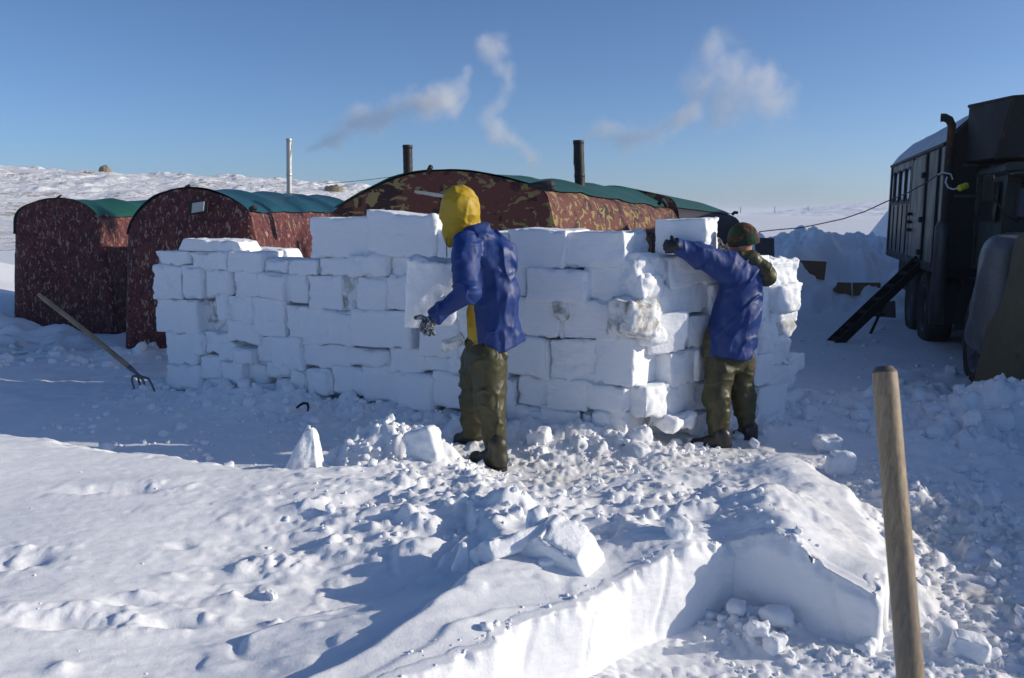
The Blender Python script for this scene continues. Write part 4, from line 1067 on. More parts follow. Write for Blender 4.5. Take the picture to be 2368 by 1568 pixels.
MB().tube([on(T3, 1222, 429, .06), on(T3, 1245, 428, .08), on(T3, 1272, 427, .08), on(T3, 1280, 430, .06)], [0.02, 0.035, 0.05, 0.03], 10).build('rolled_flap', M_black, T3, smooth=True)
MB().tube([on(T3, 1250, 437, .06), on(T3, 1272, 434, .08), on(T3, 1285, 438, .06)], [0.02, 0.04, 0.015], 8).build('rolled_flap', M_navy, T3, smooth=True)
e3 = lambda s, z: np.array([on(T3, 1262, 437)[0] + d3[0] * s, on(T3, 1262, 437)[1] + d3[1] * s, z])
strap(T3, [e3(4.5, 1.84), e3(4.53, 1.91) + (0.05, 0, 0), e3(4.57, 1.81) + (0.10, 0, 0)], 0.03)
# door zip and toggles on the sunlit side of the big tent
p0 = on(T3, 1285, 480)
def side3(s, z, o=0.03): return np.array([p0[0] + d3[0] * s + o, p0[1] + d3[1] * s - o * 0.4, z])
M_tape = simple_mat('webbing', (0.10, 0.07, 0.05), 0.8)
MB().tube([side3(3.7, 1.45), side3(3.72, 1.2), side3(3.76, 1.0)], 0.016, 6).build('toggle_cord', M_tape, T3)
MB().tube([side3(3.5, 1.46), side3(3.7, 1.45), side3(3.95, 1.45)], 0.014, 6).build('toggle_cord', M_tape, T3)
MB().tube([side3(3.94, 1.45), side3(3.97, 1.1), side3(4.0, 0.8)], 0.010, 6).build('toggle_cord', M_tape, T3)

# ------------------------------------------------------------------ stove pipes
def pipemat(name, lo, hi, z0, z1, rough, metal):
    m, t, b = new_mat(name); v = coords(t)
    s = N(t, 'SeparateXYZ'); t.links.new(v, s.inputs[0])
    mr = N(t, 'MapRange'); mr.inputs[1].default_value = z0; mr.inputs[2].default_value = z1; t.links.new(s.outputs[2], mr.inputs[0])
    nz = noise(t, coords(t, (1, 1, 0.25)), 9, 5, 0.7)
    a = N(t, 'Math', operation='ADD'); t.links.new(mr.outputs[0], a.inputs[0])
    q = N(t, 'Math', operation='MULTIPLY'); t.links.new(nz, q.inputs[0]); q.inputs[1].default_value = 0.6; t.links.new(q.outputs[0], a.inputs[1])
    c = ramp(t, a.outputs[0], [(0.3, lo), (0.72, tuple(x * 0.8 for x in lo)), (0.95, tuple(x * 0.5 for x in lo) if lo[0] < 0.2 else (0.10, 0.05, 0.03)), (1.15 if False else 1.0, hi)])
    t.links.new(c, b.inputs['Base Color']); b.inputs['Roughness'].default_value = rough; b.inputs['Metallic'].default_value = metal
    bump(t, b, nz, 0.4, 0.004)
    return m
M_pipe_s = pipemat('galvanised_pipe', (0.50, 0.50, 0.48), (0.03, 0.02, 0.018), 0.85, 1.75, 0.45, 0.6)
M_pipe_b = pipemat('sooty_pipe', (0.034, 0.028, 0.023), (0.012, 0.011, 0.011), -0.6, 1.0, 0.55, 0.2)
def pipe(u, vt, vb, Y, w, mat, label, lean=0.0, collar=True, seg=None):
    a = PW(u, vb, Y); b_ = PW(u + lean, vt, Y); r = w / 2 / F_PX * Y
    T = thing('stove_pipe', tuple(a), label, 'chimney', 'stove pipes rising from the tents')
    n = 28; th = np.linspace(0, 2 * math.pi, n, endpoint=False); G = []
    for t in np.linspace(0, 1, 24):
        c = a + (b_ - a) * t; rr = r * (1 + 0.02 * math.sin(t * 40))
        G.append(np.stack([c[0] + rr * np.cos(th), c[1] + rr * np.sin(th), np.full(n, c[2])], -1))
    for rr, dz in ((r * 0.93, 0), (r * 0.92, -0.3)):
        G.append(np.stack([b_[0] + rr * np.cos(th), b_[1] + rr * np.sin(th), np.full(n, b_[2] + dz)], -1))
    MB().grid(np.array(G), True).build('pipe', mat, T, smooth=True)
    rings = MB()
    for t in (seg or [0.985]):
        c = a + (b_ - a) * t
        rings.grid(np.array([np.stack([c[0] + r * k * np.cos(th), c[1] + r * k * np.sin(th), np.full(n, c[2] + dz)], -1) for k, dz in ((1.0, -0.03), (1.06, -0.025), (1.06, 0.012), (1.0, 0.016))]), True); rings.build('collar', mat, T, smooth=True); rings = MB()
    return b_
C1 = pipe(669, 321, 470, 14.2, 12.5, M_pipe_s, 'thin silver stove pipe with a scorched top, leftmost of the three', lean=-1, seg=[0.45, 0.985])
C2 = pipe(944, 337, 440, 10.6, 21.5, M_pipe_b, 'shorter blackened stove pipe standing behind the big tent\'s front', lean=-2, seg=[0.985])
C3 = pipe(1343, 326, 500, 11.2, 23.5, M_pipe_b, 'tall blackened stove pipe, rightmost of the three', lean=-6, seg=[0.99, 0.55])

# ------------------------------------------------------------------ smoke drifting from the pipes
def seg_nodes(t, P, a, b, ra, rb):                  # 1 on the axis of a tapered segment, 0 at its skin
    def vm(op, x, y=None, out=0):
        n = N(t, 'VectorMath', operation=op)
        for i, q in ((0, x), (1, y)):
            if q is None: continue
            if isinstance(q, (tuple, list, np.ndarray)): n.inputs[i].default_value = tuple(map(float, q))
            else: t.links.new(q, n.inputs[i])
        return n, n.outputs[out]
    a = np.array(a); b = np.array(b); ab = b - a
    _, pa = vm('SUBTRACT', P, a)
    _, dt = vm('DOT_PRODUCT', pa, ab / (ab @ ab), 1)
    cl = N(t, 'Clamp'); t.links.new(dt, cl.inputs[0])
    sc = N(t, 'VectorMath', operation='SCALE'); sc.inputs[0].default_value = tuple(map(float, ab)); t.links.new(cl.outputs[0], sc.inputs['Scale'])
    _, df = vm('SUBTRACT', pa, sc.outputs[0])
    _, ln = vm('LENGTH', df, None, 1)
    r = mth2(t, 'ADD', mth2(t, 'MULTIPLY', cl.outputs[0], rb - ra), ra)
    return mth2(t, 'SUBTRACT', 1.0, mth2(t, 'DIVIDE', ln, r))
def mth2(t, op, a, b_=0.0, cl=False):
    n = N(t, 'Math', operation=op); n.use_clamp = cl
    for i, q in ((0, a), (1, b_)):
        if isinstance(q, (int, float)): n.inputs[i].default_value = q
        else: t.links.new(q, n.inputs[i])
    return n.outputs[0]
def plume(label, path, Y, dens, sd, col=(0.995, 0.99, 0.985), fine=2.8, amt=2.2, soft=0.9):
    """path: (u, v, radius in picture units); density fades from the axis outwards, broken up by noise"""
    pts = [PW(u, v, Y) for i, (u, v, r) in enumerate(path)]; rr = [1.8 * r / F_PX * Y for _, _, r in path]
    P = np.array(pts); c0 = P.mean(0)
    m = bpy.data.materials.new('smoke_' + str(sd)); m.use_nodes = True; t = m.node_tree; t.nodes.clear()
    o = N(t, 'OutputMaterial'); v = N(t, 'VolumePrincipled'); v.inputs['Color'].default_value = (*col, 1); v.inputs['Anisotropy'].default_value = 0.0
    tc = N(t, 'TexCoord'); cd = tc.outputs['Object']
    nw = N(t, 'TexNoise'); nw.inputs['Scale'].default_value = 1.2; nw.inputs['Detail'].default_value = 3; t.links.new(cd, nw.inputs['Vector'])
    sb = N(t, 'VectorMath', operation='SUBTRACT'); t.links.new(nw.outputs['Color'], sb.inputs[0]); sb.inputs[1].default_value = (0.5, 0.5, 0.5)
    s2 = N(t, 'VectorMath', operation='SCALE'); t.links.new(sb.outputs[0], s2.inputs[0]); s2.inputs['Scale'].default_value = 0.55
    ad = N(t, 'VectorMath', operation='ADD'); t.links.new(cd, ad.inputs[0]); t.links.new(s2.outputs[0], ad.inputs[1]); pos = ad.outputs[0]
    best = None
    for i in range(len(pts) - 1):
        e = seg_nodes(t, pos, pts[i] - c0, pts[i + 1] - c0, rr[i], rr[i + 1]); best = e if best is None else mth2(t, 'MAXIMUM', best, e)
    nz = noise(t, coords(t, (1, 1, 1)), fine, 6, 0.62, 0.3)
    k = mth2(t, 'ADD', best, mth2(t, 'MULTIPLY', mth2(t, 'SUBTRACT', nz, 0.52), amt))
    k = mth2(t, 'MULTIPLY', mth2(t, 'MULTIPLY', k, 1.0 / soft, True), mth2(t, 'MULTIPLY', best, 4.0, True))
    k = mth2(t, 'MULTIPLY', mth2(t, 'MULTIPLY', k, k), dens)
    t.links.new(k, v.inputs['Density']); t.links.new(v.outputs[0], o.inputs['Volume'])
    lo = P.min(0) - max(rr) * 1.2 - 0.2; hi = P.max(0) + max(rr) * 1.2 + 0.2
    def fn(p):
        d = None
        for i in range(len(pts) - 1):
            e = rc(p, pts[i], pts[i + 1], rr[i] * 1.02 + 0.22, rr[i + 1] * 1.02 + 0.22); d = e if d is None else np.minimum(d, e)
        return d
    V, Fq = nets(fn, lo - 0.2, hi + 0.2, 0.12)
    ob = obj('smoke', V, Fq, m, origin=c0); ob['kind'] = 'stuff'
    return tag(ob, label, 'smoke')
plume('white smoke trail slanting up from the silver stove pipe', [(690, 338, 5), (745, 325, 13), (785, 306, 24), (830, 280, 28), (870, 283, 22), (925, 245, 26), (975, 232, 36), (1025, 235, 40), (1050, 205, 32), (1072, 160, 14)], 12.4, 4.2, 501)
plume('ragged smoke puff highest over the big tent', [(1120, 105, 20), (1145, 125, 28), (1160, 160, 26), (1170, 195, 17), (1160, 240, 15), (1135, 270, 17), (1165, 295, 20), (1205, 325, 17), (1232, 360, 20)], 11.6, 3.4, 511)
plume('thin smoke trail blowing right from the tall stove pipe', [(1345, 318, 8), (1385, 306, 20), (1440, 318, 22), (1500, 318, 20), (1555, 285, 20), (1605, 255, 24)], 11.4, 3.2, 521, col=(0.95, 0.93, 0.92))
plume('wide faint smoke cloud at the upper right', [(1605, 250, 26), (1630, 190, 44), (1650, 110, 32), (1690, 165, 52), (1690, 235, 44), (1740, 195, 54), (1800, 235, 40)], 12.8, 1.7, 531)
plume('barely visible smoke sinking towards the plain', [(1780, 240, 50), (1800, 320, 60), (1760, 390, 50), (1850, 420, 46)], 13.2, 0.10, 541)
# ------------------------------------------------------------------ truck with a box body, parked facing the camera
RV = np.array([.296, .955]); EV = np.array([.955, -.296]); TO = np.array([5.40, 10.8])
def tf(V):                                           # truck (a right, b to the rear, z up from the world's zero) -> world
    V = np.asarray(V, float); return np.column_stack([TO[0] + V[:, 0] * EV[0] + V[:, 1] * RV[0], TO[1] + V[:, 0] * EV[1] + V[:, 1] * RV[1], V[:, 2]])
def metal(name, col, col2, rough, mt, thr, scale=3.0, streak=(1, 1, 0.3), bd=0.006):
    m, t, b = new_mat(name); v = coords(t, streak)
    n = noise(t, v, scale, 6, 0.7, 0.4); f = ramp(t, n, [(thr, 0.0), (thr + 0.14, 1.0)])
    t.links.new(mix(t, f, col, col2), b.inputs['Base Color']); b.inputs['Metallic'].default_value = mt
    t.links.new(ramp(t, n, [(0.3, rough), (0.8, min(1, rough + 0.25))]), b.inputs['Roughness'])
    bump(t, b, noise(t, coords(t), 5.0, 5, 0.6), 0.5, bd); return m
M_side = metal('truck_side_metal', (0.085, 0.09, 0.092), (0.035, 0.035, 0.034), 0.40, 0.45, 0.47)
M_front = metal('truck_dark_paint', (0.011, 0.013, 0.013), (0.030, 0.024, 0.019), 0.6, 0.0, 0.60)
M_rust = metal('truck_rusty_edge', (0.020, 0.018, 0.015), (0.15, 0.05, 0.014), 0.7, 0.0, 0.52, scale=7)
M_cab = metal('truck_cab_green', (0.016, 0.022, 0.019), (0.028, 0.027, 0.023), 0.5, 0.0, 0.62)
M_tyre = simple_mat('tyre_rubber', (0.022, 0.022, 0.023), 0.85, col2=(0.07, 0.07, 0.075), scale=11, thr=0.62)
M_dark = simple_mat('chassis_dark', (0.014, 0.014, 0.015), 0.8, col2=(0.05, 0.05, 0.055), scale=12, thr=0.62)
M_frost = simple_mat('frosty_roof', (0.30, 0.33, 0.36), 0.6, col2=(0.62, 0.66, 0.70), scale=3, bumpd=0.02, bscale=6)
m, t, b = new_mat('window_glass'); M_glass = m; b.inputs['Base Color'].default_value = (0.02, 0.025, 0.03, 1); b.inputs['Roughness'].default_value = 0.08; b.inputs['Specular IOR Level'].default_value = 0.9
m, t, b = new_mat('window_white_reflection'); M_glassr = m; b.inputs['Base Color'].default_value = (0.90, 0.92, 0.94, 1); b.inputs['Roughness'].default_value = 0.25  # near-white base colour paints the bright reflection on the box windows
M_rubber = simple_mat('black_rubber', (0.012, 0.012, 0.012), 0.6)

TK = thing('truck', (float(TO[0]), float(TO[1]), -0.2), 'old dark truck with a window box body and a tarpaulin over its bonnet', 'truck')
Z0, ZE, ZT, LB, WB = 1.00, 2.56, 2.98, 5.5, 2.45
# body: cross-section with bevelled eaves, swept along b
sec = [(0, Z0), (0, ZE), (0.10, ZE + 0.16), (0.34, ZT - 0.03), (0.50, ZT), (WB - 0.5, ZT + 0.03), (WB - 0.34, ZT - 0.03), (WB - 0.1, ZE + 0.16), (WB, ZE), (WB, Z0)]
G = np.array([[(a, b_, z) for a, z in sec] for b_ in (0.02, LB * .25, LB * .5, LB * .75, LB)])
mb = MB(); mb.add(tf(G.reshape(-1, 3)), [(i * 10 + j, (i + 1) * 10 + j, (i + 1) * 10 + (j + 1) % 10, i * 10 + (j + 1) % 10) for i in range(4) for j in range(10)])
mb.add(tf([(a, LB, z) for a, z in sec]), [tuple(range(10))])
mb.build('box_body', M_side, TK)
MB().add(tf([(a, 0.0, z) for a, z in sec]), [tuple(range(9, -1, -1))]).build('front_panel', M_front, TK)
# frosted roof bevel and top sheet
rs = [(-0.012, ZE + 0.03), (0.09, ZE + 0.18), (0.33, ZT - 0.012), (0.50, ZT + 0.018), (WB - 0.5, ZT + 0.048)]
G = np.array([[(a, b_, z + 0.006 * fbm2(np.array([b_ * 3.0]), np.array([a * 5.0]), 2, 5)[0]) for a, z in rs] for b_ in np.linspace(0.16, LB + 0.02, 24)])
MB().grid(np.array([tf(g_) for g_ in G])[:, ::-1]).build('roof', M_frost, TK, smooth=False)
mb = MB(); mb.box((-0.035, 0.10, ZE - 0.015), (0.0, LB + 0.03, ZE + 0.030), tf, 0.008); mb.build('gutter', M_front, TK)
# ribs and posts on the side
for b0, b1, z0, z1, mt_ in [(0.0, 0.16, Z0 - 0.12, ZE - 0.05, M_side), (0.45, 0.50, Z0, ZE - 0.02, M_front), (1.40, 1.46, Z0, ZE - 0.02, M_front), (2.72, 2.80, Z0, ZE - 0.02, M_side), (5.36, 5.46, Z0 - 0.05, ZE - 0.02, M_side)]:
    MB().box((-0.028, b0, z0), (-0.002, b1, z1), tf, 0.006).build('corner_post' if b1 - b0 > 0.09 else 'seam_strip', mt_, TK)
MB().box((-0.022, 0.2, Z0 - 0.06), (-0.002, LB - 0.12, Z0 + 0.05), tf, 0.005).build('sill', M_front, TK)
MB().box((-0.016, 2.82, 1.86), (-0.002, LB - 0.15, 1.90), tf).build('waist_rail', M_front, TK)
for b0, b1 in ((3.2, 3.24), (3.75, 3.79), (4.3, 4.34), (4.85, 4.89)):
    MB().box((-0.014, b0, Z0 + 0.06), (-0.002, b1, 1.85), tf).build('seam_strip', M_front, TK)
# door
dr_ = MB().box((-0.024, 1.50, Z0 + 0.06), (-0.003, 2.68, ZE - 0.05), tf, 0.008).build('door', M_side, TK)
for bb, zz_ in ((1.50, 2.24), (1.50, 1.62), (1.50, 1.16)):
    MB().box((-0.065, bb - 0.07, zz_ - 0.04), (-0.024, bb + 0.08, zz_ + 0.04), tf, 0.01).build('hinge', M_dark, dr_)
for bb, zz_ in ((2.60, 1.70), (2.60, 1.58), (2.55, 1.46)):
    MB().box((-0.085, bb - 0.12, zz_ - 0.025), (-0.024, bb + 0.06, zz_ + 0.025), tf, 0.01).build('handle', M_dark, dr_)
# four small rounded windows
for k, (b0, b1) in enumerate([(2.86, 3.30), (3.52, 3.98), (4.22, 4.66), (4.90, 5.22)]):
    z0, z1 = 1.93, 2.40; n = 24
    w = (b1 - b0) / 2; hh = (z1 - z0) / 2; cb, cz = (b0 + b1) / 2, (z0 + z1) / 2
    def ring(ww, h2, r_, x):
        o = []
        for q in range(n):
            an = 2 * math.pi * q / n; sx, sz = math.copysign(1, math.cos(an)), math.copysign(1, math.sin(an))
            o.append((x, cb + sx * (ww - r_) + r_ * math.cos(an), cz + sz * (h2 - r_) + r_ * math.sin(an)))
        return o
    A_, B_, C_ = ring(w + 0.04, hh + 0.04, 0.12, -0.020), ring(w, hh, 0.09, -0.034), ring(w, hh, 0.09, -0.004)
    fm = MB().grid(np.array([tf(ring(w + 0.04, hh + 0.04, 0.12, 0.0)), tf(A_), tf(B_), tf(C_)]), True).build('window', M_front, TK)
    MB().add(tf(ring(w, hh, 0.09, -0.010)), [tuple(range(n))]).build('pane', M_glassr, fm)
# exhaust stack in front of the corner, bent at the top
MB().tube([(-0.02, -0.26, 0.30), (-0.02, -0.26, 0.9), (-0.02, -0.24, 2.0), (-0.01, -0.22, 2.66), (-0.01, -0.22, 2.76), (-0.04, -0.20, 2.83), (-0.09, -0.18, 2.86), (-0.13, -0.17, 2.86)], [0.046, 0.046, 0.046, 0.046, 0.047, 0.048, 0.050, 0.052], 14, tf).build('exhaust_stack', M_rust, TK, smooth=True)
MB().tube([(-0.05, -0.34, 0.35), (-0.05, -0.34, 1.55), (-0.05, -0.34, 1.62)], [0.085, 0.085, 0.05], 14, tf).build('silencer', M_side, TK, smooth=True)
MB().box((0.10, -0.16, 1.9), (0.50, -0.02, 1.94), tf, 0.01).build('bracket', M_side, TK)
MB().box((0.34, -0.10, 1.72), (0.42, -0.01, 2.20), tf, 0.015).build('lamp_bracket', M_side, TK)
MB().box((0.18, -0.10, 2.28), (0.62, -0.015, 2.31), tf, 0.008).build('bracket', M_side, TK)
# big rusty locker bolted over the cab
G = [(0.30, -1.15, 2.32), (0.20, -0.02, 2.34), (0.20, -0.02, 3.00), (0.42, -1.15, 2.96), (WB - 0.3, -1.15, 2.34), (WB - 0.2, -0.02, 2.34), (WB - 0.2, -0.02, 3.06), (WB - 0.4, -1.15, 3.02)]
MB().add(tf(G), [(0, 1, 2, 3), (0, 3, 7, 4), (3, 2, 6, 7), (0, 4, 5, 1), (4, 7, 6, 5)]).build('roof_locker', M_front, TK)
for p, q in ((0, 3), (3, 7), (0, 4), (3, 2)):
    P = np.array(G[p]); Q_ = np.array(G[q]); MB().tube([P, (P + Q_) / 2, Q_], 0.022, 6, tf).build('locker_edge', M_rust, TK)
# cab
cs = [(0.30, -0.28, 1.05), (0.30, -1.62, 1.05), (0.30, -1.62, 1.58), (0.36, -1.50, 2.16), (0.40, -0.30, 2.22), (0.30, -0.28, 1.58)]
cs2 = [(WB - a, b_, z) for a, b_, z in cs]
MB().add(tf(cs + cs2), [(0, 1, 2, 3, 4, 5), (11, 10, 9, 8, 7, 6), (1, 7, 8, 2), (2, 8, 9, 3), (3, 9, 10, 4), (4, 10, 11, 5), (0, 6, 7, 1), (5, 11, 6, 0)]).build('cab', M_cab, TK)
MB().box((0.30, -1.68, 2.12), (WB - 0.30, -0.28, 2.24), tf, 0.035).build('cab_roof', M_cab, TK)
MB().box((0.34, -1.82, 2.10), (WB - 0.34, -1.62, 2.135), tf, 0.01).build('sun_visor', M_cab, TK)
def wpane(a0, a1):
    o = lambda a, z, d: (a, -1.62 + (z - 1.58) / 0.58 * 0.12 - d, z)
    q = [o(a0, 1.66, .012), o(a1, 1.66, .012), o(a1 - 0.0, 2.06, .012), o(a0 + 0.02, 2.06, .012)]
    fr_ = MB()
    for i in range(4): fr_.tube([q[i], tuple((np.array(q[i]) + np.array(q[(i + 1) % 4])) / 2), q[(i + 1) % 4]], 0.018, 6, tf)
    f = fr_.build('windscreen_frame', M_rubber, TK)
    MB().add(tf([o(a0, 1.66, .008), o(a1, 1.66, .008), o(a1, 2.06, .008), o(a0 + 0.02, 2.06, .008)]), [(0, 1, 2, 3)]).build('pane', M_glass, f)
wpane(0.44, 1.18); wpane(1.26, WB - 0.44)
f = MB().poly([(0.290, -1.40, 1.62), (0.290, -0.55, 1.62), (0.32, -0.55, 2.05), (0.33, -1.32, 2.05)], 0.012, (-1, 0, 0), tf).build('side_window', M_glass, TK)
MB().box((0.275, -0.50, 1.1), (0.285, -0.46, 2.1), tf).build('door_edge', M_rubber, TK)
MB().tube([(0.45, -1.66, 1.62), (0.30, -1.75, 1.70), (0.12, -1.80, 1.95)], 0.012, 6, tf).build('mirror_arm', M_dark, TK)
MB().box((0.06, -1.84, 1.82), (0.16, -1.80, 2.10), tf, 0.012).build('mirror', M_dark, TK)
MB().tube([(0.62, -1.70, 1.62), (0.70, -1.66, 1.80), (0.82, -1.63, 1.98)], 0.008, 5, tf).build('wiper', M_dark, TK)
MB().tube([(1.0, -1.55, 2.24), (1.0, -1.55, 2.30)], [0.06, 0.045], 10, tf).build('marker_lamp', simple_mat('orange_lamp', (0.45, 0.10, 0.015), 0.3), TK)
# bonnet, wing, bumper
MB().box((0.55, -3.40, 1.0), (WB - 0.55, -1.60, 1.55), tf, 0.10).build('bonnet', M_cab, TK)
MB().box((0.45, -3.34, 0.45), (WB - 0.45, -3.22, 0.75), tf, 0.03).build('bumper', M_dark, TK)
G = []
for k in range(15):
    an = math.pi * (0.02 + 0.96 * k / 14); G.append([(0.0, -1.85 + 0.68 * math.cos(an), 0.34 + 0.70 * math.sin(an)), (0.55, -1.85 + 0.68 * math.cos(an), 0.36 + 0.70 * math.sin(an))])
MB().grid(np.array([tf(g_) for g_ in G])).build('wing', M_cab, TK, smooth=True)
MB().tube([(0.55, -2.95, 1.10), (0.55, -3.12, 1.10), (0.55, -3.16, 1.10)], [0.10, 0.10, 0.07], 12, tf).build('headlight', M_side, TK)
# chassis
MB().box((0.35, -3.35, 0.55), (0.50, LB - 0.2, 0.80), tf, 0.01).build('chassis_rail', M_dark, TK)
MB().box((WB - 0.50, -3.35, 0.55), (WB - 0.35, LB - 0.2, 0.80), tf, 0.01).build('chassis_rail', M_dark, TK)
MB().box((0.04, 0.25, 0.28), (0.50, 0.95, 0.85), tf, 0.03).build('fuel_tank', M_dark, TK)
MB().box((0.06, 3.2, 0.45), (0.55, 4.3, 0.95), tf, 0.03).build('tool_locker', M_dark, TK)
MB().box((0.30, 0.0, 0.80), (WB - 0.3, LB, 1.00), tf, 0.01).build('subframe', M_dark, TK)
def wheel(b_, a0, r=0.56, w=0.34):
    n = 40; th = np.linspace(0, 2 * math.pi, n, endpoint=False); G = []
    prof = [(0.02, r * 0.60), (0.0, r * 0.72), (0.012, r * 0.90), (0.05, r * 0.985), (w / 2, r), (w - 0.05, r * 0.985), (w, r * 0.85), (w, r * 0.55)]
    for x, rr in prof:
        k = 1 + 0.022 * np.sign(np.sin(th * 20)) * (rr > r * 0.95)
        G.append(tf(np.stack([np.full(n, a0 + x), b_ + rr * k * np.cos(th), 0.36 + rr * k * np.sin(th)], -1)))
    ty = MB().grid(np.array(G)[::-1], True).build('wheel', M_tyre, TK)
    rm = []
    for x, rr in [(0.02, r * 0.60), (0.035, r * 0.57), (0.10, r * 0.52), (0.13, r * 0.30), (0.07, r * 0.26), (0.05, r * 0.12), (0.05, 0.001)]:
        rm.append(tf(np.stack([np.full(n, a0 + x), b_ + rr * np.cos(th), 0.36 + rr * np.sin(th)], -1)))
    MB().grid(np.array(rm)[::-1], True).build('rim', M_side, ty, smooth=True)
wheel(-1.85, 0.06); wheel(1.55, 0.06); wheel(2.85, 0.06); wheel(-1.85, WB - 0.40); wheel(1.55, WB - 0.40)
mb = MB().tube([(0.25, -1.85, 0.36), (WB / 2, -1.85, 0.36), (WB - 0.25, -1.85, 0.36)], 0.08, 10, tf).build('axle', M_dark, TK)
MB().tube([(0.25, 1.55, 0.36), (WB / 2, 1.55, 0.36), (WB - 0.25, 1.55, 0.36)], 0.08, 10, tf).build('axle', M_dark, TK)
# covers: a grey plastic sheet over the wing and an olive canvas over the nose
def itf(P):
    d0 = P[..., 0] - TO[0]; d1 = P[..., 1] - TO[1]
    return np.stack([d0 * EV[0] + d1 * EV[1], d0 * RV[0] + d1 * RV[1], P[..., 2]], -1)
def boxd(q, c, h, r):
    d = np.abs(q - np.array(c)) - (np.array(h) - r)
    return np.linalg.norm(np.maximum(d, 0), axis=-1) + np.minimum(d.max(-1), 0) - r
def cover(b0, b1, a0, a1, ztop, zbot, flare, amp, sd, nfold):
    def fn(P):
        q = itf(P); t = np.clip((ztop - q[..., 2]) / (ztop - zbot), 0, 1)
        s = 1 + flare * t ** 1.3
        ca, cb = (a0 + a1) / 2, (b0 + b1) / 2
        q2 = np.stack([(q[..., 0] - ca) / s + ca, (q[..., 1] - cb) / s + cb, q[..., 2]], -1)
        d = boxd(q2, (ca, cb, (ztop + zbot) / 2), ((a1 - a0) / 2, (b1 - b0) / 2, (ztop - zbot) / 2), 0.16)
        an = q[..., 0] * 1.3 + q[..., 1] * 1.0
        f = np.sin(an * nfold + 1.3 * vn3(q[..., 0] * 1.5, q[..., 1] * 1.5, q[..., 2] * 0.8, sd))
        return d + amp * (0.25 + 0.75 * t) * f + 0.035 * fbm3(q * np.array([1, 1, 0.45]), 4.0, 3, sd + 1)
    return fn
M_canvas = simple_mat('olive_canvas', (0.15, 0.13, 0.070), 0.85, col2=(0.075, 0.065, 0.036), scale=3, bumpd=0.01, bscale=9)
m, t, b = new_mat('grey_plastic_sheet'); M_sheet = m
t.links.new(mix(t, noise(t, coords(t, (1, 1, .4)), 3.0, 5, .6), (0.06, 0.065, 0.07), (0.16, 0.165, 0.175)), b.inputs['Base Color']); b.inputs['Roughness'].default_value = 0.35
bump(t, b, noise(t, coords(t), 9.0, 5, .65), 0.7, 0.02)
wl, wh = tf([(-0.6, -2.75, 0)])[0], tf([(1.9, -0.9, 0)])[0]
V, Fq = nets(cover(-2.72, -1.95, 0.02, 1.6, 1.50, 0.36, 0.14, 0.055, 601, 8), (4.0, 7.2, 0.2), (7.5, 10.4, 1.7), 0.035)
obj('plastic_cover', V, Fq, M_sheet, TK)
V, Fq = nets(cover(-3.62, -2.80, 0.14, 2.2, 1.58, -0.20, 0.20, 0.075, 611, 7), (3.4, 5.8, -0.3), (8.2, 9.4, 1.8), 0.035)
obj('canvas_cover', V, Fq, M_canvas, TK)
V, Fq = nets(cover(-3.2, -2.5, 0.60, 2.2, 1.92, 1.2, 0.05, 0.02, 617, 6), (4.0, 6.6, 1.1), (8.0, 9.4, 2.1), 0.035)
obj('canvas_cover', V, Fq, M_canvas, TK)

# ladder leaning on the box body's door sill
LD = thing('ladder', (4.38, 11.85, -0.2), 'dark wide-tread ladder leaning from the snow up to the truck\'s side door', 'ladder')
tb1, tb2 = np.array([4.365, 11.93, -0.22]), np.array([4.41, 11.70, -0.22]); up = np.array([1.52, 0.50, 1.28])
lv = up / np.linalg.norm(up); wv = (tb2 - tb1) / np.linalg.norm(tb2 - tb1); nv = np.cross(lv, wv)
def lf(V): V = np.asarray(V); return tb1 + V[:, :1] * lv + V[:, 1:2] * wv + V[:, 2:3] * nv
Lw = np.linalg.norm(tb2 - tb1); LL = np.linalg.norm(up)
for y0 in (0, Lw - 0.03): MB().box((0, y0, -0.06), (LL, y0 + 0.03, 0.06), lf, 0.006).build('rail', M_dark, LD)
for k in range(7):
    x = 0.22 + k * 0.285; MB().box((x, 0.03, -0.05), (x + 0.07, Lw - 0.03, -0.015), lf, 0.005).build('rung', M_dark, LD)
MB().tube([tb1 + lv * 0.95 + nv * 0.0, tb1 + lv * 0.92 + nv * 0.09, tb1 + lv * 1.0 + nv * 0.15, tb1 + lv * 1.09 + nv * 0.10, tb1 + lv * 1.08], 0.010, 6).build('hook', M_dark, LD, smooth=True)
sp = thing('prop', (5.05, 12.7, -0.2), 'thin metal prop standing in the snow under the ladder', 'prop')
def r7(x, y): return (3150 + .829 * x) / 1.7305, (350 + .829 * y) / 1.7305
MB().tube([PW(*r7(520, 965), 13.0), PW(*r7(455, 1070), 12.9), PW(*r7(400, 1190), 12.7)], 0.022, 6).build('leg', M_dark, sp)
MB().tube([PW(*r7(392, 1196), 12.7), PW(*r7(420, 1200), 12.7), PW(*r7(450, 1200), 12.75)], 0.020, 6).build('foot', M_dark, sp)
MB().tube([PW(*r7(430, 1100), 12.85), PW(*r7(470, 1095), 13.1)], 0.016, 6).build('brace', M_dark, sp)
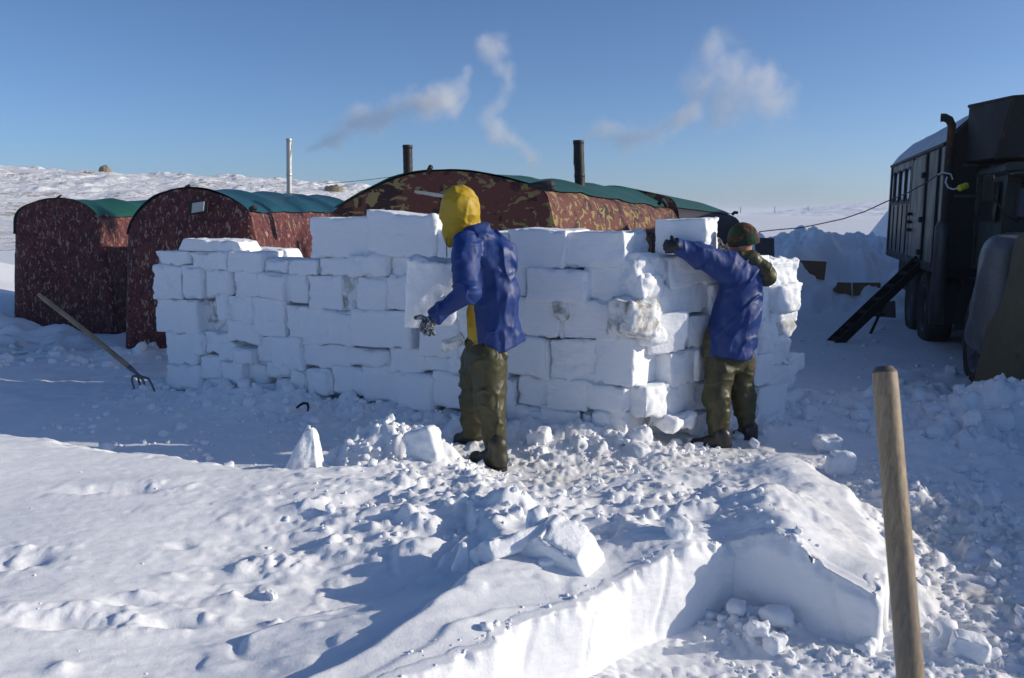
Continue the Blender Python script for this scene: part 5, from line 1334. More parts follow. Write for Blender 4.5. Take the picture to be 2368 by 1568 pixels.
# heap of dark snow-dusted boards under the box
M_board = simple_mat('plywood', (0.30, 0.17, 0.085), 0.75, col2=(0.17, 0.10, 0.06), scale=5, bumpd=0.004)
M_boardg = simple_mat('plywood_grey', (0.16, 0.14, 0.13), 0.75, col2=(0.11, 0.10, 0.10), scale=5, bumpd=0.004)
def zb4(x, y): return 1502.5 + .244 * x, 491.2 + .244 * y
def board(pts, Y, mat, label, lean=0.10, th=0.03):
    P = [PW(*zb4(x, y), Y) for x, y in pts]; zm = min(p[2] for p in P)
    P = [p + np.array([0, lean * (p[2] - zm), 0]) for p in P]
    c = np.mean(P, axis=0)
    return tag(MB().poly(P, th, (0, 1, 0)).build('plywood_board', mat, origin=c), label, 'board', 'boards set into the snow bank')
board([(1000, 420), (1180, 430), (1182, 246), (1000, 240)], 15.6, M_boardg, 'grey plywood board right behind the camouflage cap')
board([(1425, 592), (1540, 625), (1652, 645), (1680, 468), (1425, 455)], 16.6, M_board, 'brown plywood board beside the wall\'s right-hand end')
board([(1718, 748), (1800, 770), (1912, 790), (1912, 668), (1785, 664), (1770, 700)], 16.2, M_board, 'brown plywood board with a jagged left edge in the bank')
board([(1928, 792), (2060, 782), (2190, 800), (2190, 668), (1928, 668)], 16.2, M_board, 'brown plywood board right of the one with the jagged edge')
board([(2095, 985), (2330, 1000), (2330, 840), (2095, 870)], 14.2, M_boardg, 'dark board propped behind the ladder\'s foot')
# cable and yellow lamp
M_cable = simple_mat('grey_cable', (0.05, 0.05, 0.055), 0.5); M_cabw = simple_mat('white_cable', (0.62, 0.64, 0.66), 0.4)
pts = [PW(1755, 536, 13.5), PW(1800, 531, 13.4), PW(1850, 527, 13.2), PW(1900, 517, 13), PW(1950, 506, 12.8), PW(2000, 489, 12.5), PW(2052, 465, 12.2), PW(2100, 445, 11.6), PW(2145, 420, 11.0), PW(2165, 406, 10.7), PW(2188, 402, 10.45)]
tag(MB().tube(pts, 0.009, 6).build('cable', M_cable, smooth=True, origin=pts[5]), 'thin sagging cable strung from the camp to the truck\'s stack', 'cable')
pts = [PW(1440, 428, 12.9)] if False else [PW(755, 425, 11.7), PW(800, 421, 14), PW(850, 416, 14), PW(900, 410, 14), PW(938, 404, 14)]
tag(MB().tube(pts, 0.0045, 5).build('guy_wire', M_cable, smooth=True, origin=pts[2]), 'faint guy wire running down left from the middle stove pipe', 'wire')
LP = thing('work_lamp', tuple(PW(2227, 432, 10.1)), 'bright yellow lamp hanging on a white cable at the truck\'s cab', 'lamp')
M_yel = simple_mat('yellow_plastic', (0.75, 0.72, 0.03), 0.4); M_grn = simple_mat('lime_plastic', (0.35, 0.62, 0.05), 0.4)
c = PW(2227, 432, 10.1)
def lr(V): return np.asarray(V) @ rotm(0.2, -0.32).T + c
MB().box((-0.07, -0.03, -0.035), (0.06, 0.03, 0.035), lr, 0.015).build('housing', M_yel, LP)
MB().box((-0.03, -0.045, -0.02), (0.025, -0.03, 0.02), lr, 0.006).build('lens', M_grn, LP)
MB().tube([PW(2168, 404, 10.4), PW(2180, 399, 10.4), PW(2198, 403, 10.35), PW(2202, 415, 10.3)], 0.010, 6).build('cord', M_cabw, LP, smooth=True)
MB().tube([PW(2189, 409, 10.3), PW(2186, 422, 10.3), PW(2192, 434, 10.25), PW(2203, 438, 10.2), PW(2215, 435, 10.12)], 0.010, 6).build('cord', M_cabw, LP, smooth=True)
# two far line posts on the plain
for k, (u, v0, v1) in enumerate([(1712, 479, 494), (1791, 477, 493), (1868, 477, 487)]):
    a_ = PW(u, v1, 420); b_ = PW(u, v0, 420)
    tag(MB().tube([a_, (a_ + b_) / 2, b_], 0.16, 5).build('line_post', M_dark, origin=a_), ['far line post on the horizon, nearest to the tents', 'far line post on the horizon, middle one', 'far line post on the horizon, nearest to the truck'][k], 'post', 'line posts on the horizon')

# ------------------------------------------------------------------ tools
m, t, b = new_mat('pale_wood'); M_wood = m
n = noise(t, coords(t, (9, 9, 1.2)), 5.0, 6, 0.65, 0.3); n2 = noise(t, coords(t, (1, 1, .5)), 7.0, 4, 0.6)
n9 = noise(t, coords(t, (55, 55, 2.2)), 3.0, 5, 0.7, 0.4)
c_ = mix(t, ramp(t, n9, [(0.35, 0.0), (0.65, 1.0)]), (0.40, 0.30, 0.185), (0.20, 0.145, 0.09)); c_ = mix(t, ramp(t, n2, [(0.42, 0.0), (0.68, 0.7)]), c_, (0.155, 0.13, 0.10))
t.links.new(c_, b.inputs['Base Color']); b.inputs['Roughness'].default_value = 0.6
bump(t, b, noise(t, coords(t, (60, 60, 4)), 3.0, 4, 0.6), 0.35, 0.002)
M_endw = simple_mat('worn_end', (0.085, 0.065, 0.055), 0.7, col2=(0.13, 0.10, 0.08), scale=60)
M_steel = simple_mat('worn_steel', (0.16, 0.165, 0.17), 0.45, 0.6, bumpd=0.002, bscale=60)
a_ = PW(2045, 862, 1.34); b_ = PW(2105, 1568, 1.215); dv = (b_ - a_) / np.linalg.norm(b_ - a_)
Lh = (a_[2] - 0.22) / -dv[2]
SH = thing('shovel', tuple(a_ + dv * Lh), 'shovel with a stout pale wooden handle standing close to the camera', 'shovel')
def turned(a_, dv, prof, n=40):
    p = np.cross(dv, [0, 1, 0]); p /= np.linalg.norm(p); q = np.cross(dv, p); th = np.linspace(0, 2 * math.pi, n, endpoint=False)
    return np.array([a_ + dv * s + r * (np.cos(th)[:, None] * p + np.sin(th)[:, None] * q) for s, r in prof])
MB().grid(turned(a_, dv, [(s, 0.0188 + 0.0016 * min(1, s / 0.5) + 0.0003 * math.sin(s * 30)) for s in np.linspace(0.0, Lh, 50)]), True).build('handle', M_wood, SH, smooth=True)
MB().grid(turned(a_, dv, [(0.0, 0.0189), (-0.0025, 0.0183), (-0.0085, 0.0135), (-0.010, 0.0125), (-0.0105, 0.0001)]), True).build('handle_end', M_endw, SH, smooth=False)
p0 = a_ + dv * Lh
MB().grid(turned(p0, dv, [(-0.16, 0.0215), (-0.10, 0.024), (0.0, 0.026), (0.02, 0.018)], 20), True).build('socket', M_steel, SH, smooth=True)
G = []
for i in range(13):
    row = []
    for j in range(11):
        x = (j / 10 - 0.5) * 0.24 * (1 - 0.12 * (i / 12) ** 2); row.append(p0 + np.array([x, 0.03 * (1 - (2 * j / 10 - 1) ** 2), 0.02 - 0.27 * i / 12]))
    G.append(row)
G = np.array(G); MB().grid(G).grid(G[:, ::-1] + np.array([0, 0.003, 0])).build('blade', M_steel, SH, smooth=True)
# fork in the shaded snow on the left
def zf(x, y): return .2211 * x, 635.7 + .2211 * y
FK = thing('pitchfork', tuple(PW(330, 918, 7.85)), 'pitchfork with a long pale handle stuck in the snow before the dark tents', 'fork')
h0 = PW(*zf(400, 205), 8.10); h1 = PW(*zf(1375, 985), 7.92)
pp = [h0 + (h1 - h0) * t_ + np.array([0, 0, 0.012 * math.sin(math.pi * t_)]) for t_ in np.linspace(0, 1, 14)]
MB().tube(pp, [0.016] + [0.0235] * 12 + [0.021], 14).build('handle', M_wood, FK, smooth=True)
MB().tube([h1 - (h1 - h0) * 0.03, h1, PW(*zf(1440, 1040), 7.91), PW(*zf(1490, 1075), 7.9)], [0.024, 0.022, 0.014, 0.012], 10).build('socket', M_steel, FK, smooth=True)
for pts, yy_ in (([(1470, 1060), (1500, 1070), (1548, 1080), (1585, 1140), (1615, 1210), (1645, 1300)], 7.86), ([(1460, 1052), (1480, 1085), (1500, 1110), (1518, 1180), (1528, 1230), (1532, 1290)], 7.90),
                ([(1470, 1060), (1430, 1055), (1385, 1062), (1378, 1100), (1400, 1180), (1414, 1285)], 7.98), ([(1475, 1066), (1445, 1072), (1450, 1110), (1470, 1170), (1488, 1220), (1495, 1270)], 8.04)):
    P = [PW(*zf(x, y), yy_) for x, y in pts]
    MB().tube(P, [0.010, 0.012, 0.012, 0.010, 0.009, 0.006], 8).build('tine', M_steel, FK, smooth=True)
# small black hook lying in front of the wall
p = PG(702, 946, 0.10)
pts = [p + np.array(q) for q in ((-0.06, 0, 0.01), (-0.03, 0, 0.035), (0.0, 0, 0.05), (0.03, 0.01, 0.045), (0.04, 0.0, 0.01), (0.03, 0.0, -0.02))]
tag(MB().tube(pts, [0.008, 0.011, 0.012, 0.012, 0.010, 0.006], 8).build('hook', M_black, smooth=True, origin=p), 'small black hook lying on the shaded snow before the wall', 'hook')
# ------------------------------------------------------------------ the two workers
def pvc(name, col, col2, rough, sc=9.0, bd=0.0045):
    m, t, b = new_mat(name); v = coords(t)
    t.links.new(mix(t, noise(t, v, 6, 5, .7), col, col2), b.inputs['Base Color'])
    t.links.new(ramp(t, noise(t, v, 3.5, 4, .6), [(0.3, rough), (0.75, rough + 0.22)]), b.inputs['Roughness'])
    b.inputs['Specular IOR Level'].default_value = 0.45
    p = bump(t, b, noise(t, coords(t, (1, 1, 0.6)), sc, 5, 0.6, 1.2), 0.8, bd)
    bump(t, b, noise(t, v, 34, 3, 0.6, 0.8), 0.35, 0.003, p); return m
M_blue = pvc('blue_oilskin', (0.003, 0.025, 0.140), (0.006, 0.036, 0.18), 0.46)
M_yell = pvc('yellow_oilskin', (0.50, 0.33, 0.008), (0.36, 0.225, 0.012), 0.48)
M_oliv = pvc('olive_oilskin', (0.060, 0.055, 0.017), (0.036, 0.034, 0.012), 0.40, 13, 0.008)
M_boot = pvc('boot_rubber', (0.018, 0.018, 0.020), (0.030, 0.030, 0.030), 0.30, 14, 0.003)
M_booto = pvc('olive_boot', (0.040, 0.038, 0.022), (0.025, 0.024, 0.016), 0.4, 14, 0.003)
M_sole = simple_mat('boot_sole', (0.012, 0.012, 0.012), 0.8)
M_skin = simple_mat('skin', (0.42, 0.20, 0.14), 0.5, col2=(0.50, 0.25, 0.18), scale=30)
M_body = simple_mat('inner_clothing', (0.05, 0.05, 0.055), 0.8)
M_fleece = simple_mat('pale_collar', (0.17, 0.165, 0.12), 0.9, bumpd=0.004, bscale=60)
M_glovg = simple_mat('snowy_glove', (0.045, 0.045, 0.05), 0.9, col2=(0.40, 0.42, 0.46), scale=75, thr=0.50, bumpd=0.006, bscale=110)
M_glovb = simple_mat('dark_glove', (0.012, 0.013, 0.020), 0.55, bumpd=0.003, bscale=60)
m, t, b = new_mat('camo_knit'); M_cap = m
n = noise(t, coords(t, (1, 1, 2.2), (0.2, 0.3, 0)), 9.0, 2, 0.5, 0.9)
c_ = ramp(t, n, [(0.0, (0.012, 0.035, 0.016)), (0.47, (0.012, 0.035, 0.016)), (0.50, (0.035, 0.028, 0.016)), (0.56, (0.20, 0.035, 0.012)), (0.63, (0.02, 0.02, 0.018))], 'CONSTANT')
t.links.new(c_, b.inputs['Base Color']); b.inputs['Roughness'].default_value = 0.95; bump(t, b, noise(t, coords(t, (1, 1, 3)), 70, 3), 0.6, 0.004)

def folds(p, fr, amp, sd, warp=0.55):
    """raised creases with broad soft valleys, stretched along the axes with low fr"""
    w = vn3(p[..., 0] * 5, p[..., 1] * 5, p[..., 2] * 5, sd + 9) * warp
    w2 = vn3(p[..., 0] * 5 + 9, p[..., 1] * 5, p[..., 2] * 5 + 4, sd + 8) * warp
    n = vn3(p[..., 0] * fr[0] + w, p[..., 1] * fr[1] + w2, p[..., 2] * fr[2] + w, sd)
    n2 = vn3(p[..., 0] * fr[0] * 1.9 + w2 * 1.5, p[..., 1] * fr[1] * 1.9 + w, p[..., 2] * fr[2] * 1.9 + w2 * 1.5, sd + 1)
    r1 = np.maximum(0, 1 - np.abs(n) * 3.2) ** 1.6; r2 = np.maximum(0, 1 - np.abs(n2) * 3.0) ** 1.6
    return -amp * (r1 + 0.28 * r2) + amp * 0.4 + 0.9 * amp * n
def bounds(pts, m): P = np.array(pts); return P.min(0) - m, P.max(0) + m
def boot(name, heel, toe, shaft, mat, par, w=0.050):
    heel, toe, shaft = [np.array(q, float) for q in (heel, toe, shaft)]
    d = (toe - heel); d[2] = 0; d /= np.linalg.norm(d); zf_ = min(heel[2], toe[2])
    def fn(p):
        a = rc(p, heel + (0, 0, w * 0.25), toe + (0, 0, -0.004), w * 1.0, w * 0.92)
        m_ = (heel * 0.45 + toe * 0.55)
        a = su(a, rc(p, heel + (0, 0, 0.03), m_ + (0, 0, 0.028), w * 1.05, w * 0.85), 0.03)
        a = su(a, rc(p, heel + d * 0.03 + (0, 0, 0.05), shaft, w * 1.12, w * 1.30), 0.04)
        a = a + 0.003 * fbm3(p, 18, 2, 7)
        return np.maximum(a, (zf_ - w * 0.62) - p[..., 2])
    lo, hi = bounds([heel, toe, shaft], 0.10)
    V, Fq = nets(fn, lo, hi, 0.007); b_ = obj(name, V, Fq, mat, par)
    def fs(p):
        a = rc(p * np.array([1, 1, 0]) , heel * np.array([1, 1, 0]), toe * np.array([1, 1, 0]), w * 1.06, w * 1.0)
        return np.maximum(a, np.abs(p[..., 2] - (zf_ - w * 0.62 + 0.002)) - 0.014)
    V, Fq = nets(fs, lo, hi, 0.007); obj('sole', V, Fq, M_sole, b_)
    return b_
def hand_fn(parts, palm):                            # palm: list of (a, b, ra, rb); parts: chains of points with radii
    def fn(p):
        d = None
        for a, b_, ra, rb in palm:
            e = rc(p, a, b_, ra, rb); d = e if d is None else su(d, e, 0.015)
        for ch in parts:
            f = None
            for i in range(len(ch) - 1):
                e = rc(p, ch[i][0], ch[i + 1][0], ch[i][1], ch[i + 1][1]); f = e if f is None else np.minimum(f, e)
            d = su(d, f, 0.006)
        return d
    return fn

# ===== first worker: yellow hood, carrying a block to the left
def z4(x, y): return 924.6 + .4607 * x, 404.5 + .4607 * y
def q4(x, y, Y): return PW(*z4(x, y), Y)
P1 = thing('person', tuple(PG(1140, 1075, 0.0)), 'worker in a blue coat and yellow hood carrying a snow block against the wall', 'person')
sh_n, el_n, wr_n = q4(330, 355, 5.66), q4(335, 590, 5.52), q4(178, 712, 5.56)
sh_f, el_f, wr_f = q4(390, 340, 6.06), q4(330, 570, 6.22), q4(150, 660, 6.02)
nk, ch_, wa, he = q4(372, 275, 5.86), q4(435, 430, 5.86), q4(462, 620, 5.86), q4(470, 850, 5.86)
HD = q4(300, 165, 5.86)
kn_n, an_n = q4(458, 1180, 5.70), q4(482, 1400, 5.66); hp_n = q4(440, 930, 5.76)
kn_f, an_f = q4(368, 1130, 6.06), q4(362, 1300, 6.14); hp_f = q4(390, 930, 5.98)
def fbody1(p):
    d = el(p, HD, (0.085, 0.085, 0.12)); d = su(d, rc(p, HD, nk, 0.055, 0.06), 0.03)
    d = su(d, rc(p, nk - (0, 0, .06), ch_, 0.09, 0.12), 0.05); d = su(d, rc(p, ch_, wa, 0.12, 0.12), 0.05); d = su(d, rc(p, wa, he + (0, 0, .1), 0.12, 0.12), 0.05)
    for a, b_, c_ in ((sh_n, el_n, wr_n), (sh_f, el_f, wr_f)):
        d = su(d, rc(p, a, b_, 0.050, 0.040), 0.04); d = su(d, rc(p, b_, c_, 0.040, 0.028), 0.02)
    for a, b_, c_ in ((hp_n, kn_n, an_n), (hp_f, kn_f, an_f)):
        d = su(d, rc(p, a, b_, 0.080, 0.058), 0.05); d = su(d, rc(p, b_, c_, 0.056, 0.042), 0.02)
    return d
lo, hi = bounds([HD, nk, wr_n, wr_f, an_n, an_f, he, ch_], 0.17)
V, Fq = nets(fbody1, lo, hi, 0.018); obj('body', V, Fq, M_body, P1)
# coat
hem_l, hem_r = q4(340, 905, 5.86), q4(612, 845, 5.86)
def fcoat1(p):
    d = rc(p, nk + (0.01, 0, -0.03), ch_, 0.115, 0.178)
    d = su(d, rc(p, q4(500, 420, 5.88), q4(455, 560, 5.88), 0.125, 0.16), 0.06)
    d = su(d, rc(p, ch_, wa, 0.178, 0.180), 0.06)
    d = su(d, rc(p, wa, he + (0.0, 0, 0.0), 0.178, 0.192), 0.05)
    d = su(d, rc(p, q4(520, 640, 5.90), q4(556, 830, 5.90), 0.10, 0.085), 0.05)
    d = su(d, rc(p, q4(380, 700, 5.86), q4(388, 860, 5.84), 0.09, 0.10), 0.05)
    for a, b_, c_, in ((sh_n, el_n, wr_n), (sh_f, el_f, wr_f)):
        s = su(rc(p, a, b_, 0.098, 0.082), rc(p, b_, c_, 0.084, 0.060), 0.03)
        d = su(d, s, 0.035)
    # drapery: long hanging folds on the back, rings on the sleeves
    tors = folds(p, (7.0, 7.0, 1.6), 0.019, 701) + folds(p, (5.0, 5.0, 4.0), 0.010, 703)
    slv = folds(p, (5.0, 6.0, 11.0), 0.017, 711)
    ds = np.minimum(rc(p, sh_n, el_n, 0.1, 0.1), rc(p, el_n, wr_n, 0.1, 0.1)); w = sstep(0.05, -0.03, ds)
    d = d + tors * (1 - w) + slv * w + 0.005 * fbm3(p, 13, 2, 713)
    zc = hem_l[2] + (hem_r[2] - hem_l[2]) * np.clip((p[..., 0] - hem_l[0]) / (hem_r[0] - hem_l[0]), -0.2, 1.2) + 0.008 * np.sin(p[..., 0] * 30)
    below = zc - p[..., 2]
    ins = np.maximum(d + 0.026, p[..., 2] - (zc + 0.05))       # hollow under the hem
    arm_ok = p[..., 0] < q4(300, 0, 5.8)[0]
    d = np.maximum(d, np.where(arm_ok, -1, below)); d = np.maximum(d, -ins)
    cuff = (p - wr_n) @ ((wr_n - el_n) / np.linalg.norm(wr_n - el_n)) - 0.015
    near = (np.linalg.norm(p - wr_n, axis=-1) < 0.13)
    d = np.where(near, np.maximum(d, cuff), d)
    nkcut = p[..., 2] - (nk[2] + 0.035 + 0.25 * (p[..., 0] - nk[0]))
    return np.maximum(d, nkcut)
lo, hi = bounds([nk, ch_, he, wr_n, wr_f, hem_l, hem_r, sh_n, el_n, el_f], 0.13)
V, Fq = nets(fcoat1, lo, hi, 0.0085)
s0, s1 = q4(366, 640, 5.7), q4(396, 905, 5.7)
def pred1(c):
    xs_ = s0[0] + (s1[0] - s0[0]) * np.clip((c[:, 2] - s0[2]) / (s1[2] - s0[2]), -1.0, 1.1)
    arm = np.minimum(np.minimum(rc(c, sh_n, el_n, 0.13, 0.105), rc(c, el_n, wr_n, 0.105, 0.09)), np.minimum(rc(c, sh_f, el_f, 0.12, 0.10), rc(c, el_f, wr_f, 0.10, 0.09)))
    return (c[:, 0] < xs_) & (arm > 0) & (c[:, 2] < sh_n[2])
(ya, yb), (ba, bb) = split_faces(V, Fq, pred1)
obj('coat', ba, bb, M_blue, P1); obj('coat_front', ya, yb, M_yell, P1)
# hood with its face opening on the far left side
def fhood(p):
    d = el(p, HD + (0.0, 0, 0.012), (0.126, 0.128, 0.140), roty=-0.15)
    d = su(d, rc(p, HD + (-0.03, 0, -0.06), q4(272, 285, 5.86), 0.105, 0.068), 0.05)
    d = su(d, rc(p, HD + (0.03, 0, -0.05), q4(345, 262, 5.88), 0.10, 0.088), 0.06)
    d = su(d, rc(p, q4(262, 290, 5.84), q4(250, 345, 5.84), 0.052, 0.030), 0.04)
    d = d + folds(p, (9, 9, 7), 0.008, 721) + folds(p, (12, 12, 9), 0.006, 727) - 0.005 * np.exp(-((p[..., 1] - HD[1] + 0.25 * (p[..., 0] - HD[0])) / 0.006) ** 2) + folds(p, (7, 7, 22), 0.009, 725) * sstep(HD[2] - 0.02, HD[2] - 0.12, p[..., 2]) + 0.003 * fbm3(p, 22, 2, 723)
    op = el(p, HD + (-0.125, 0.075, -0.035), (0.065, 0.075, 0.10), rotz=-0.5)
    return np.maximum(d, -op)
lo, hi = bounds([HD, q4(250, 360, 5.86), nk], 0.19)
V, Fq = nets(fhood, lo, hi, 0.0075); hd = obj('hood', V, Fq, M_yell, P1)
V, Fq = nets(lambda p: su(el(p, HD + (-0.045, 0.03, -0.03), (0.075, 0.075, 0.105)), rc(p, HD + (-0.11, 0.065, -0.02), HD + (-0.135, 0.078, -0.045), 0.012, 0.016), 0.015), *bounds([HD + (-0.05, 0.03, -0.03)], 0.14), 0.008)
obj('face', V, Fq, M_skin, P1)
MB().tube([q4(236, 318, 5.74), q4(234, 360, 5.735), q4(235, 415, 5.735)], 0.0035, 6).build('drawstring', M_black, P1, smooth=True)
# trousers
def ftr1(p):
    d = rc(p, q4(430, 860, 5.87), q4(428, 935, 5.87), 0.145, 0.150)
    d = su(d, su(rc(p, hp_n, kn_n, 0.140, 0.104), rc(p, kn_n, an_n, 0.106, 0.078), 0.04), 0.035)
    d = su(d, su(rc(p, hp_f, kn_f, 0.130, 0.094), rc(p, kn_f, an_f, 0.094, 0.075), 0.04), 0.030)
    lowz = sstep(1.0, 0.4, p[..., 2])
    d = d + folds(p, (5.0, 6.0, 9.0), 0.012, 731) * (0.5 + 0.5 * lowz) + folds(p, (3, 5, 15), 0.006, 735) * lowz + 0.004 * fbm3(p, 16, 2, 737)
    d = np.maximum(d, np.where(p[..., 1] < 5.9, an_n[2] - 0.03 - p[..., 2], an_f[2] - 0.02 - p[..., 2]))
    return np.maximum(d, p[..., 2] - (he[2] + 0.06))
lo, hi = bounds([he, an_n, an_f, hp_n, kn_n, kn_f], 0.17)
V, Fq = nets(ftr1, lo, hi, 0.009); tr = obj('trousers', V, Fq, M_oliv, P1)
# back pocket flap under the hem
pc = q4(506, 905, 5.72)
V, Fq = nets(lambda p: el(p, pc, (0.055, 0.03, 0.045), roty=0.4) + 0.003 * fbm3(p, 30, 2, 5), pc - 0.09, pc + 0.09, 0.007); obj('pocket', V, Fq, M_oliv, tr)
hb, tb = PG(*z4(500, 1450), 0.055), PG(*z4(350, 1408), 0.05)
tb = hb + (tb - hb) * min(1.0, 0.24 / np.linalg.norm(tb - hb))
boot('boot', hb, tb, hb + np.array([-0.01, 0.0, 0.13]), M_booto, P1)
hb, tb = q4(385, 1322, 6.16), q4(298, 1322, 6.24); boot('boot', hb, tb, hb + np.array([0.0, 0.0, 0.11]), M_booto, P1)
# near glove under the block: palm, four bent fingers, thumb to the left
g_ = lambda x, y, Y: q4(x, y, Y)
palm = [(g_(172, 722, 5.545), g_(140, 752, 5.52), 0.036, 0.034), (g_(150, 735, 5.53), g_(125, 748, 5.535), 0.034, 0.028)]
fing = [[(g_(118, 745, 5.53), .016), (g_(106, 765, 5.55), .0145), (g_(108, 782, 5.60), .0125)], [(g_(128, 757, 5.52), .0165), (g_(120, 783, 5.535), .015), (g_(126, 798, 5.59), .0125)],
        [(g_(142, 765, 5.515), .0165), (g_(140, 792, 5.53), .015), (g_(148, 803, 5.58), .0125)], [(g_(158, 765, 5.52), .0155), (g_(164, 788, 5.53), .014), (g_(172, 799, 5.57), .012)],
        [(g_(135, 728, 5.535), .019), (g_(105, 712, 5.53), .0165), (g_(78, 717, 5.535), .013)]]
lo, hi = bounds([g_(150, 750, 5.55)], 0.14)
gl = hand_fn(fing, palm)
V, Fq = nets(lambda p: gl(p) + 0.0015 * fbm3(p, 60, 2, 3), lo, hi, 0.0045); obj('glove', V, Fq, M_glovg, P1)
fl = wr_f + np.array([-0.06, -0.02, -0.06])
fing = [[(fl + (-0.04, -0.03 + 0.022 * k, -0.02), .015), (fl + (-0.075, -0.035 + 0.022 * k, -0.04), .014), (fl + (-0.085, -0.05 + 0.022 * k, -0.075), .012)] for k in range(4)] + [[(fl + (0, -0.04, 0.01), .017), (fl + (-0.03, -0.075, 0.02), .015), (fl + (-0.06, -0.085, 0.015), .012)]]
gl2 = hand_fn(fing, [(wr_f, fl, 0.034, 0.036), (fl, fl + (-0.03, 0.01, -0.01), 0.036, 0.034)])
V, Fq = nets(gl2, *bounds([fl], 0.14), 0.006); obj('glove', V, Fq, M_glovg, P1)
# the block he carries
def carried():
    cpos = PW(1003, 676, 5.84); nBL[0] += 1
    V, Fc = rbox((0.36, 0.34, 0.46), 0.012, 0.008, nBL[0], h=0.014, taper=(0.04, 0), rugged=lambda U: 0.5 * sstep(0.6, 1.0, U[:, 2]))
    V[:, 2] += 0.22 * np.maximum(0, V[:, 0] + 0.03) * (V[:, 2] < 0); V = V @ rotm(0.04, 0.10, 0.05).T
    me = mesh_data('snow_block', V, np.array(Fc)); me.materials.append(M_block)
    o = bpy.data.objects.new('snow_block', me); COL.objects.link(o); o.location = cpos
    tag(o, 'tall snow block carried against the chest by the hooded worker', 'snow block')
carried()
chunk('snow_chunk', tuple(PW(1048, 792, 5.86)), (0.17, 0.16, 0.085), 'broken brown-edged snow lump under the hooded worker\'s elbow', ang=0.3, tilt=-0.35, rad=0.02, rug=half, mat=M_blockd)

# ===== second worker: camouflage cap, setting a block on the wall
def q6(x, y, Y): return PW(1444.7 + .4055 * x, 462.3 + .4055 * y, Y + 0.20)
P2 = thing('person', tuple(PG(1690, 1040, -0.08)), 'worker in a blue coat and camouflage knit cap reaching up to the wall', 'person')
nk2, ch2, wa2, he2 = q6(688, 330, 6.22), q6(652, 440, 6.22), q6(632, 650, 6.22), q6(592, 860, 6.20)
sh2, el2, wr2 = q6(595, 395, 6.08), q6(425, 318, 6.02), q6(290, 260, 5.97)
sh3, el3, wr3 = q6(690, 400, 6.38), q6(640, 330, 6.36), PW(1680, 580, 6.62)
H2 = PW(1714, 556, 6.42)
hp2, kn2, an2 = q6(545, 915, 6.16), q6(525, 1120, 6.10), q6(536, 1330, 6.08)
hp3, kn3, an3 = q6(655, 905, 6.26), q6(672, 1110, 6.26), q6(694, 1312, 6.22)
FD = np.array([-0.90, 0.42, 0.0]); FD /= np.linalg.norm(FD)       # where he looks
SD_ = np.array([-FD[1], FD[0], 0.0])
def fbody2(p):
    d = el(p, H2, (0.082, 0.078, 0.115), rotz=math.atan2(FD[1], FD[0])); d = su(d, rc(p, H2 + (0.01, 0, -0.03), nk2, 0.052, 0.058), 0.02)
    c_ = H2 + FD * 0.045 + (0, 0, -0.055)
    d = su(d, el(p, c_, (0.050, 0.048, 0.055)), 0.02)                                          # jaw
    d = su(d, rc(p, H2 + FD * 0.070 + (0, 0, -0.085), H2 + FD * 0.076 + (0, 0, -0.082), 0.016, 0.016), 0.02)   # chin
    d = su(d, rc(p, H2 + FD * 0.082 + (0, 0, -0.004), H2 + FD * 0.104 + (0, 0, -0.034), 0.007, 0.0115), 0.010)  # nose
    d = su(d, rc(p, H2 + FD * 0.078 + SD_ * 0.03 + (0, 0, 0.008), H2 + FD * 0.078 - SD_ * 0.03 + (0, 0, 0.008), 0.010, 0.010), 0.012)  # brow
    d = su(d, rc(p, H2 + FD * 0.088 + SD_ * 0.016 + (0, 0, -0.058), H2 + FD * 0.088 - SD_ * 0.016 + (0, 0, -0.058), 0.0065, 0.0065), 0.008)
    for s in (1, -1):
        d = su(d, rc(p, H2 + FD * 0.062 + SD_ * 0.040 * s + (0, 0, -0.032), H2 + FD * 0.050 + SD_ * 0.05 * s + (0, 0, -0.038), 0.018, 0.018), 0.015)   # cheek
        d = np.maximum(d, -(np.linalg.norm(p - (H2 + FD * 0.094 + SD_ * 0.031 * s + (0, 0, -0.010)), axis=-1) - 0.014))            # eye socket
        d = su(d, el(p, H2 - FD * 0.002 + SD_ * 0.082 * s + (0, 0, -0.03), (0.020, 0.010, 0.030), rotz=math.atan2(FD[1], FD[0])), 0.006)
    d = su(d, rc(p, nk2 - (0, 0, .05), ch2, 0.08, 0.11), 0.05); d = su(d, rc(p, ch2, wa2, 0.12, 0.12), 0.05); d = su(d, rc(p, wa2, he2 + (0, 0, .08), 0.12, 0.12), 0.05)
    for a, b_, c3 in ((sh2, el2, wr2), (sh3, el3, wr3)):
        d = su(d, rc(p, a, b_, 0.050, 0.038), 0.04); d = su(d, rc(p, b_, c3, 0.038, 0.028), 0.02)
    for a, b_, c3 in ((hp2, kn2, an2), (hp3, kn3, an3)):
        d = su(d, rc(p, a, b_, 0.080, 0.058), 0.05); d = su(d, rc(p, b_, c3, 0.056, 0.042), 0.02)
    return d
lo, hi = bounds([H2, wr2, wr3, an2, an3, he2, nk2], 0.15)
V, Fq = nets(fbody2, lo, hi, 0.010); bd2 = obj('body', V, Fq, M_skin, P2)
